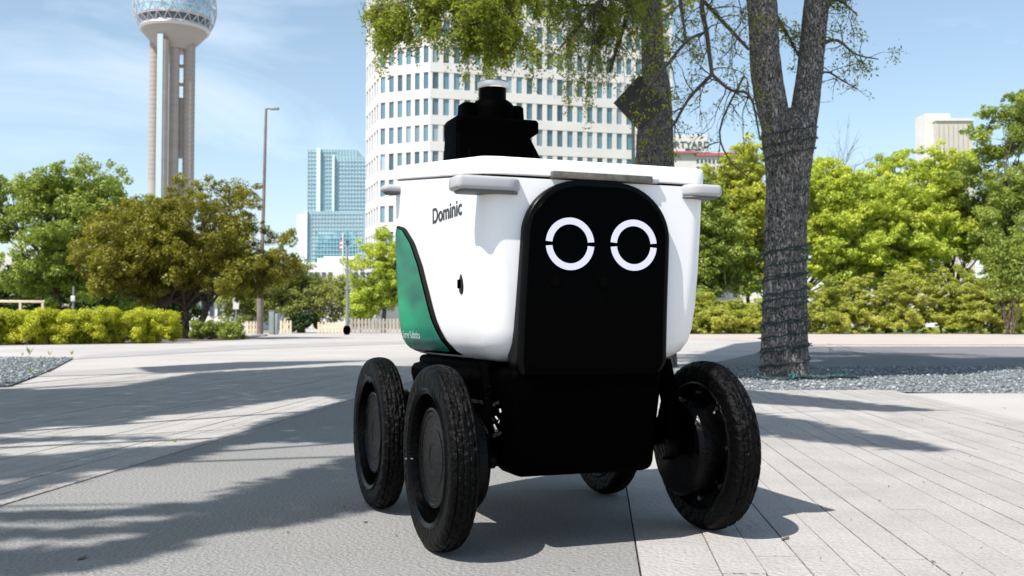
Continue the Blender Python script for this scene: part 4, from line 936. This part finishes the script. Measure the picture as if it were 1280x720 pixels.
def loft(rings, capb=True, capt=True):
    q = MB(); n = len(rings[0]); v = [p for r in rings for p in r]
    f = [(i * n + k, i * n + (k + 1) % n, (i + 1) * n + (k + 1) % n, (i + 1) * n + k) for i in range(len(rings) - 1) for k in range(n)]
    if capb: f.append(tuple(range(n - 1, -1, -1)))
    if capt: f.append(tuple((len(rings) - 1) * n + k for k in range(n)))
    return q.add(v, f)
rings = []
for (z, ins, rad) in prof:
    rings.append([S(x, y, seamz(y) - .006 if z is None else z) for x, y in plan(ins, rad, 10)])
loft(rings).build('body', M['white'], rob, smooth=True, sharp=50)
# dark seam and lid
rings = [[S(x, y, seamz(y) + dz) for x, y in plan(.012, .075, 10)] for dz in (-.012, .010)]
loft(rings).build('lid_seal', M['gasket'], rob, smooth=True, sharp=50)
rings = []
for dz, ins in ((.004, .004), (.010, -.004), (.070, -.006), (.079, -.001), (.083, .012)):
    rings.append([S(x, y, seamz(y) + dz) for x, y in plan(ins, .08, 10)])
loft(rings).build('lid', M['white'], rob, smooth=True, sharp=50)
# latch strip on the lid front
a = front_px(690, 217, -.02); b = front_px(815, 222, -.02)
zc = topz(0) - .072
q = MB(); q.box(S(a[0], -.030, zc - .014), S(b[0], .02, zc + .018)); q.build('latch_strip', M['bronze'], rob, bevel=.0022)
q = MB(); q.box(S(b[0] - .03, -.024, zc - .012), S(b[0] + .035, .015, zc + .008)); q.build('latch_tab', M['barlight'], rob, bevel=.0015)
# black face panel: rounded outline, slightly proud, following the front
pl, pr = front_px(657, 300, -.045)[0], front_px(838, 300, -.045)[0]; ptop = front_px(750, 227, -.045)[1]
bl, brr = front_px(649, 455, -.045)[0], front_px(834, 455, -.045)[0]
def panel_outline(grow=0.0):
    o = []; rc = .27; n = 14
    for i in range(n + 1):
        a = R(0 + 90 * i / n); o.append((pr - rc + (rc + grow) * math.cos(a), ptop - rc + (rc * .92 + grow) * math.sin(a) + rc * .08))
    for i in range(n + 1):
        a = R(90 + 90 * i / n); o.append((pl + rc + (rc + grow) * math.cos(a), ptop - rc + (rc * .92 + grow) * math.sin(a) + rc * .08))
    o += [(bl - grow + (pl - bl) * .3, 1.05), (bl - grow, .84), (bl - grow + .01, .78), (brr + grow - .03, .78), (brr + grow, .83), (brr + grow - (brr - pr) * .3, 1.05)]
    return o
def panel(name, grow, t0, t1, m, bev):
    q = MB(); o = panel_outline(grow); q.add([S(x, t0, z) for x, z in o] + [S(x, t1, z) for x, z in o], [tuple(range(len(o))), tuple(range(2 * len(o) - 1, len(o) - 1, -1))] + [(i, (i + 1) % len(o), len(o) + (i + 1) % len(o), len(o) + i) for i in range(len(o))])
    return q.build(name, m, rob, bevel=bev * U, seg=3)
panel('face_bezel', .004, -.040, .10, M['gasket'], .016)
face = panel('face_screen', -.022, -.046, .05, M['gloss'], .004)
# ring eyes in two halves
def eye(px, py, rx, ry):
    c = front_px(px, py, -.048); l_ = front_px(px - rx, py, -.048)[0]; r_ = front_px(px + rx, py, -.048)[0]; zt = front_px(px, py - ry, -.048)[1]; zb = front_px(px, py + ry, -.048)[1]
    cx = (l_ + r_) / 2; cz = (zt + zb) / 2; ro = ((r_ - l_) / 2 + (zt - zb) / 2) / 2; ri = ro * .745; n = 30
    for half in (0, 1):
        q = MB(); g = 5.2; a0 = g + 180 * half; a1 = 180 - g + 180 * half; v = []
        for i in range(n + 1):
            a = R(a0 + (a1 - a0) * i / n)
            for rr, t in ((ri, -.044), (ri, -.0505), (ro, -.0505), (ro, -.044)): v.append(S(cx + rr * math.cos(a), t, cz + rr * math.sin(a)))
        f = [(i * 4 + k, i * 4 + (k + 1) % 4, i * 4 + 4 + (k + 1) % 4, i * 4 + 4 + k) for i in range(n) for k in range(4)] + [(3, 2, 1, 0), (n * 4, n * 4 + 1, n * 4 + 2, n * 4 + 3)]
        q.add(v, f); q.build('eye_ring', M['eye'], rob, smooth=True, sharp=40)
eye(712.5, 304.8, 30, 33); eye(792, 306.5, 28.5, 32)
def cyl_front(cx, cz, r, t0, t1, name, m, parent=rob, n=28, r2=None):
    q = MB(); q.add([S(cx + r * math.cos(2 * math.pi * i / n), t1, cz + r * math.sin(2 * math.pi * i / n)) for i in range(n)] + [S(cx + (r2 or r) * math.cos(2 * math.pi * i / n), t0, cz + (r2 or r) * math.sin(2 * math.pi * i / n)) for i in range(n)], [tuple(range(n)), tuple(range(2 * n - 1, n - 1, -1))] + [(i, (i + 1) % n, n + (i + 1) % n, n + i) for i in range(n)])
    return q.build(name, m, parent, smooth=True, sharp=40)
for px, py in ((694, 350), (755, 352)):
    c = front_px(px, py, -.05)
    cyl_front(c[0], c[1], .034, -.0500, -.04, 'camera_lens', M['gloss'], r2=.030); cyl_front(c[0], c[1], .022, -.0512, -.05, 'lens_glass', M['lensglass'])
    cyl_front(c[0] + .01, c[1] - .075, .007, -.050, -.04, 'sensor_dot', M['gloss'])

# grey lamp housings at the corners
def housing(s0, s1, t0, t1, z0, z1, inner, name='corner_lamp'):
    q = MB(); n = 10; r = (t1 - t0) / 2; o = []
    # stadium in plan: round at the inner end, blunt outside
    sgn = 1 if inner == 'right' else -1
    x_in, x_out = (s1, s0) if sgn > 0 else (s0, s1)
    cxi = x_in - sgn * r
    for i in range(n + 1):
        a = R(-90 + 180 * i / n); o.append((cxi + sgn * r * math.cos(a), (t0 + t1) / 2 + r * math.sin(a)))
    o += [(x_out + sgn * .015, t1), (x_out, t1 - .03), (x_out, t0 + .02), (x_out + sgn * .01, t0)]
    q.prism([(x * U, y * U) for x, y in o], z0 * U, z1 * U)
    h = q.build(name, M['barlight'], rob, bevel=.017 * U, seg=4)
    q = MB(); c = [(( (s0 + s1) / 2 + (x - (s0 + s1) / 2) * .90 + sgn * .008) * U, ((t0 + t1) / 2 + (y - (t0 + t1) / 2) * .86) * U) for x, y in o]; q.prism(c, (z0 - .010) * U, z0 * U + .001); q.build('housing_base', M['bardark'], h, bevel=.003)
    return h
hz0, hz1 = front_px(600, 241, -.04)[1], front_px(600, 223.5, -.04)[1]
eL = front_px(560, 232, -.03)[0]; eR = front_px(903, 245, -.0)[0]
housing(eL + .03, front_px(655, 235, -.05)[0], -.060, .09, hz0 + .014, hz1 + .014, 'right')
housing(front_px(859, 245, -.05)[0], eR - .03, -.060, .09, hz0 + .034, hz1 + .030, 'left')
housing(-.095, .10, 1.42, 1.54, hz0 + .185, hz1 + .165, 'right'); housing(W - .1, W + .115, 1.42, 1.56, hz0 + .168, hz1 + .160, 'left')

# side graphics: green panel with black border, name, lock
def side_strip(name, m, curve, tend, off, wrap=0.0, nz=26, nt=12):
    # curve: list of (z, t0) giving the front edge; runs back to tend (a function or value) and round the rear corner
    zs = np.linspace(curve[0][0], curve[-1][0], nz); cz_ = [c[0] for c in curve]; ct = [c[1] for c in curve]
    V = []; Fq = []
    for z in zs:
        t0 = float(np.interp(z, cz_, ct)); t1 = tend(z) if callable(tend) else tend; ins = inset_at(z) - off
        for j in range(nt + 1):
            t = t0 + (t1 - t0) * j / nt; rad = .10; tc = L - inset_at(z) - rad
            if t <= tc: x, y = ins, t
            else:
                a = min((t - tc) / rad, 1.45); x = ins + (rad + off) * (1 - math.cos(a)); y = tc + (rad + off) * math.sin(a)
            V.append(S(x, y, z))
    for i in range(nz - 1):
        for j in range(nt): a = i * (nt + 1) + j; Fq.append((a, a + 1, a + nt + 2, a + nt + 1))
    q = MB(); q.add(V, Fq); return q.build(name, m, rob, smooth=True, sharp=60)
cpx = [(494, 277), (508, 285), (519, 303), (529, 332), (538, 368), (546, 398), (556, 420), (568, 436), (580, 446), (596, 453)]
cv = [side_px(x, y, inset_at(side_px(x, y)[1])) for x, y in cpx]
cv = sorted([(z, t) for t, z in cv])
cv[-1] = (cv[-1][0], L + .05)
cv = [(max(z, .836), t) for z, t in cv]
side_strip('panel_border', M['gloss'], cv, L + .06, .004, nt=26, nz=44)
cg = [(z * 1.0 - .004 * i * 0, t + .085) for i, (z, t) in enumerate(cv)]
cg = [(z, min(t + .01 * 0, L + .05)) for z, t in cg if z < cv[-1][0] - .03] + [(cv[-1][0] - .03, L + .05)]
cg = [(z, t) for z, t in cg if z > .862]; cg = [(.866, cg[0][1] + .03)] + cg
side_strip('side_panel', M['green'], cg, L + .055, .008, nt=26, nz=40)
# text on the side: x axis of the text runs towards the front (-y local), up is z
SM = Matrix(((0, 0, -1, 0), (-1, 0, 0, 0), (0, 1, 0, 0), (0, 0, 0, 1)))
tR, zR = side_px(577, 273, .0); tL, zL = side_px(540, 279.5, .0)
caph = side_px(545, 261, 0)[1] - side_px(545, 279.5, 0)[1]
sz = caph / .70
dtl = textmesh('name_print', 'Dominic', sz * U, M['print'], rob, Matrix.Identity(4), .0004, 0.0010, 1.0, 1.0, 'LEFT')
wn = max(v.co.x for v in dtl.data.vertices)
dtl.data.transform(Matrix.Diagonal(((tL - tR) * U / wn, 1, 1, 1))); dtl.data.transform(SM)
dtl.location = S(-.0005 + inset_at(zL) * .4, tL, zL); 
tr2, zr2 = side_px(533, 420.5, inset_at(.86)); tl2, zl2 = side_px(507, 418.5, inset_at(.86))
tl2 = L - .16; tr2 = tl2 - .34; zl2 = .925
d2 = textmesh('small_print', 'Serve Robotics', .06 * U, M['wprint'], rob, Matrix.Identity(4), .0003, 0, 1, 1, 'LEFT')
wn = max(v.co.x for v in d2.data.vertices); d2.data.transform(Matrix.Diagonal(((tl2 - tr2) * U / wn, 1, 1, 1))); d2.data.transform(SM)
zz = zl2; d2.rotation_euler = (0, R(-9), 0); d2.location = S(inset_at(zz) - .012, tl2, zz)
# lock recess
t_, z_ = side_px(576.5, 355, .012)
q = MB(); n = 24; v = []
for rr, x in ((1.0, .004), (.95, -.004), (.8, -.005)):
    for i in range(n):
        a = 2 * math.pi * i / n; v.append(S(inset_at(z_) + x, t_ + .030 * rr * math.cos(a) * (1 - .25 * math.sin(a)), z_ + .048 * rr * math.sin(a)))
f = [(i + n * k, (i + 1) % n + n * k, (i + 1) % n + n * (k + 1), i + n * (k + 1)) for k in (0, 1) for i in range(n)] + [tuple(range(2 * n, 3 * n))]
q.add(v, f); lk = q.build('lock', M['gasket'], rob, smooth=True, sharp=40)
q = MB(); q.box(S(inset_at(z_) - .012, t_ + .004, z_ - .02), S(inset_at(z_) + .004, t_ + .03, z_ + .022)); q.build('lock_flap', M['black'], lk, bevel=.0015)

# lower chassis
def taper_box(s0, s1, t0, t1, z0, z1, ds, dt, m, name, bev=.02):
    q = MB(); v = [S(s0 + ds, t0 + dt, z0), S(s1 - ds, t0 + dt, z0), S(s1 - ds, t1 - dt, z0), S(s0 + ds, t1 - dt, z0), S(s0, t0, z1), S(s1, t0, z1), S(s1, t1, z1), S(s0, t1, z1)]
    q.add(v, [(3, 2, 1, 0), (4, 5, 6, 7), (0, 1, 5, 4), (1, 2, 6, 5), (2, 3, 7, 6), (3, 0, 4, 7)]); return q.build(name, m, rob, bevel=bev * U, seg=3)
cl_ = front_px(640, 590, .03)[0]; crr = front_px(815, 588, .03)[0]; cz1 = front_px(740, 592, .03)[1]
taper_box(cl_ - .03, crr + .035, -.030, .30, cz1, .81, .035, .03, M['black'], 'front_skirt', .045)
taper_box(.0, W - .09, .20, 1.30, cz1 + .012, .80, .10, .06, M['black'], 'underbody', .06)
taper_box(.10, W - .075, .28, 1.42, .40, .835, .03, .05, M['black'], 'chassis', .03)
taper_box(.17, W - .17, .20, 1.44, .70, .840, .03, .05, M['black'], 'belly_pan', .02)
taper_box(.16, W - .2, .36, 1.2, cz1 + .02, .42, .05, .08, M['black'], 'battery_box', .03)
# small fittings that catch the light beside the front left wheel
rs3 = random.Random(12)
for j in range(16):
    s0 = rs3.uniform(.03, .15); t0 = rs3.uniform(.02, .3); z0 = rs3.uniform(.45, .76)
    q = MB(); q.tube([S(s0, t0, z0), S(s0 + rs3.uniform(-.02, .02), t0 + rs3.uniform(-.03, .03), z0 + rs3.uniform(.01, .03))], rs3.uniform(.004, .009) * U, 8); q.build('bolt', M['steel'] if j % 2 else M['rim'], rob)
for z0 in (.52, .66):
    q = MB(); q.tube([S(-.0, .25, z0), S(.1, .16, z0 - .02), S(.2, .12, z0 + .03)], .012 * U, 8); q.build('cable', M['rubber'], rob, smooth=True, rec=False)

# wheels
r_ = .411 * U; T_ = .128 * U; NT = 216
tp = []
npf = 30
for j in range(npf + 1):                      # tyre section, rounded
    a = math.pi * j / npf; x = -math.cos(a) * T_ / 2; rr = r_ - T_ * .40 + (math.sin(a) ** .62) * T_ * .40
    tp.append((rr, x))
tp = [(r_ * .70, -T_ * .30), (r_ * .76, -T_ * .46)] + tp + [(r_ * .76, T_ * .46), (r_ * .70, T_ * .30)]
def tread(th, j, x, r):
    u = x / (T_ / 2); d = 0.0
    if abs(u) < .97 and r > r_ * .82:
        ph = th * 34 / (2 * math.pi) + .9 * abs(u) + (.5 if u > 0 else 0)
        if (ph % 1) < .20 and abs(u) > .30: d -= .0026 * (1 - abs(u)) + .0012
        ph2 = th * 68 / (2 * math.pi) - .8 * u
        if .12 < abs(u) < .22: d -= .0020
        if .58 < abs(u) < .66: d -= .0024
        if (ph2 % 1) < .16 and abs(u) < .6: d -= .0016
    return d
q = MB(); q.lathe(tp, NT, None, tread, close=True); tyre_me = q.mesh('tyre', M['rubber'], True, 28)
R7 = r_
rimp = [(R7 * .735, -T_ * .30), (R7 * .755, -T_ * .46), (R7 * .735, -T_ * .52), (R7 * .69, -T_ * .44), (R7 * .665, -T_ * .05), (R7 * .655, T_ * .20), (R7 * .665, T_ * .30), (R7 * .735, T_ * .5), (R7 * .76, T_ * .44), (R7 * .73, T_ * .25)]
q = MB(); q.lathe(rimp, 72, close=True); rim_me = q.mesh('rim', M['rim'], True, 35)
hubp = [(.0005, -T_ * .19), (R7 * .14, -T_ * .19), (R7 * .15, -T_ * .21), (R7 * .34, -T_ * .21), (R7 * .35, -T_ * .19), (R7 * .44, -T_ * .19), (R7 * .45, -T_ * .215), (R7 * .49, -T_ * .215), (R7 * .51, -T_ * .27), (R7 * .535, -T_ * .25), (R7 * .58, -T_ * .05), (R7 * .665, 0), (R7 * .665, T_ * .25), (R7 * .60, T_ * .30), (R7 * .58, T_ * 1.15), (R7 * .54, T_ * 1.3), (R7 * .30, T_ * 1.34), (R7 * .16, T_ * 1.45), (R7 * .15, T_ * 2.0), (.0005, T_ * 2.0)]
q = MB(); q.lathe(hubp, 72); hub_me = q.mesh('hub_motor', M['rim'], True, 30)
q = MB(); q.tube([(-T_ * .27, 0, 0), (-T_ * .19, 0, 0)], R7 * .022, 6); bolt_me = q.mesh('bolt', M['steel'])
q = MB(); q.tube([(T_ * .28, 0, 0), (T_ * .36, 0, 0)], R7 * .026, 6); bolt2_me = q.mesh('bolt', M['steel'])
q = MB(); q.tube([(-T_ * .34, R7 * .60, -R7 * .28), (-T_ * .55, R7 * .70, -R7 * .32)], R7 * .010, 6); valve_me = q.mesh('valve', M['steel'])
def part(name, me, parent, M4=None):
    o = bpy.data.objects.new(name, me); C.objects.link(o); o.parent = parent
    if M4 is not None: o.matrix_local = M4
    return o
def wheel(s, t, side, spin):
    w = part('wheel', tyre_me, rob, Matrix.Translation(Vector(S(s, t, .411))) @ (Matrix.Identity(4) if side < 0 else Matrix.Rotation(R(180), 4, 'Z')) @ Matrix.Rotation(spin, 4, 'X'))
    w.name = 'wheel'
    part('rim', rim_me, w); part('hub_motor', hub_me, w)
    for i in range(8):
        part('bolt', bolt2_me, w, Matrix.Rotation(i * math.pi / 4 + .2, 4, 'X') @ Matrix.Translation((0, R7 * .63, 0)))
    part('valve', valve_me, w)
    return w
E_, T1_, WB_ = .126, .248, 1.136
for s, t, sd, sp in ((-E_, T1_, -1, .3), (-E_, T1_ + WB_, -1, 1.9), (W + E_, T1_, 1, 2.2), (W + E_, T1_ + WB_, 1, 4.4)): wheel(s, t, sd, sp)
# rocker arms
for sd in (-1, 1):
    sa = .10 if sd < 0 else W - .10; so = .04 if sd < 0 else W - .04
    q = MB(); q.tube([S(so, T1_, .411), S(sa, T1_ + .18, .50), S(sa, T1_ + WB_ / 2, .66), S(sa, T1_ + WB_ - .18, .50), S(so, T1_ + WB_, .411)], [.055 * U, .06 * U, .075 * U, .06 * U, .055 * U], 12); q.build('rocker_arm', M['black'], rob, smooth=True)
    q = MB(); q.tube([S(so, T1_, .411), S(sa, T1_ - .06, .62), S(sa, T1_ + .02, .82)], [.05 * U, .045 * U, .045 * U], 10); q.build('strut', M['black'], rob, smooth=True)

# sensor mast on the lid
tm = 1.02
ml0, mz0 = front_px(567, 198, tm + .0); mr0, _ = front_px(679, 198, tm); ml1, mz1 = front_px(569, 160, tm); mr1, _ = front_px(672, 160, tm); mztop = front_px(612, 147, tm)[1]
zb = topz(tm) - .01
q = MB(); pts = []
dpt = .22
def mring(x0, x1, t0, t1, z, rad=.022):
    o = []
    for (cx, cy, a0) in ((x1 - rad, t0 + rad, -90), (x1 - rad, t1 - rad, 0), (x0 + rad, t1 - rad, 90), (x0 + rad, t0 + rad, 180)):
        for i in range(6): a = R(a0 + 90 * i / 5); o.append(S(cx + rad * math.cos(a), cy + rad * math.sin(a), z))
    return o
zc_ = front_px(612, 163, tm)[1]
rings = [mring(ml0 - .0, mr0 + .02, tm - .05, tm + dpt, zb - .02), mring(ml1 + .004, mr1 - .05, tm - .02, tm + dpt, zc_ - .02)]
loft(rings).build('mast_base', M['black'], rob, smooth=True, sharp=40)
rings = [mring(ml1 + .004, mr1 - .045, tm - .02, tm + dpt, zc_ - .03), mring(ml1 + .0, mr1 + .0, tm - .03, tm + dpt, zc_), mring(ml1 + .002, mr1 + .0, tm - .03, tm + dpt + .0, mztop - .014), mring(ml1 + .012, mr1 - .006, tm - .018, tm + dpt - .01, mztop)]
loft(rings).build('mast_cap', M['black'], rob, smooth=True, sharp=40)
for x in (ml0 + .07, mr0 - .06):
    q = MB(); q.tube([S(x, tm - .065, zb + .02), S(x - .0 + (.012 if x < .3 else -.015), tm - .0, zc_ - .05)], .005 * U, 6); q.build('mast_rib', M['gasket'], rob)
tcm = tm + dpt / 2
def mast_lathe(name, prof, m, px):
    c = front_px(px, 140, tcm)[0]; q = MB(); q.lathe([(r * U, z * U) for r, z in prof], 48, Matrix.Translation(S(c, tcm, 0)) @ Matrix.Rotation(R(-90), 4, 'Y')); return q.build(name, m, rob, smooth=True, sharp=35)
kz = lambda py: front_px(615, py, tcm)[1]; kr = lambda wpx: wpx * (front_px(616, 130, tcm)[0] - front_px(615, 130, tcm)[0])
for px, w_ in ((584, 8.5), (643, 8)):
    c = front_px(px, 140, tcm)[0]; rings = [mring(c - kr(w_ + 1), c + kr(w_ + 1), tcm - .06, tcm + .06, mztop - .01, .02), mring(c - kr(w_), c + kr(w_), tcm - .055, tcm + .055, kz(134), .02), mring(c - kr(w_ - 2), c + kr(w_ - 2), tcm - .045, tcm + .045, kz(132), .02)]
    loft(rings).build('sensor_box', M['black'], rob, smooth=True, sharp=40)
mast_lathe('lidar_base', [(.0005, mztop - .01), (kr(26), mztop - .01), (kr(26), kz(139)), (kr(24.5), kz(132)), (kr(20), kz(127.5)), (kr(17), kz(126)), (.0005, kz(126))], M['black'], 615.5)
mast_lathe('lidar_drum', [(.0005, kz(127)), (kr(16.2), kz(127)), (kr(16.2), kz(111)), (.0005, kz(111))], M['gloss'], 615.5)
mast_lathe('lidar_cap', [(.0005, kz(112)), (kr(17.6), kz(111.8)), (kr(18.6), kz(110)), (kr(18.6), kz(104.5)), (kr(17), kz(102.6)), (kr(15.6), kz(102.2)), (.0005, kz(102.6))], M['silver'], 616.5)
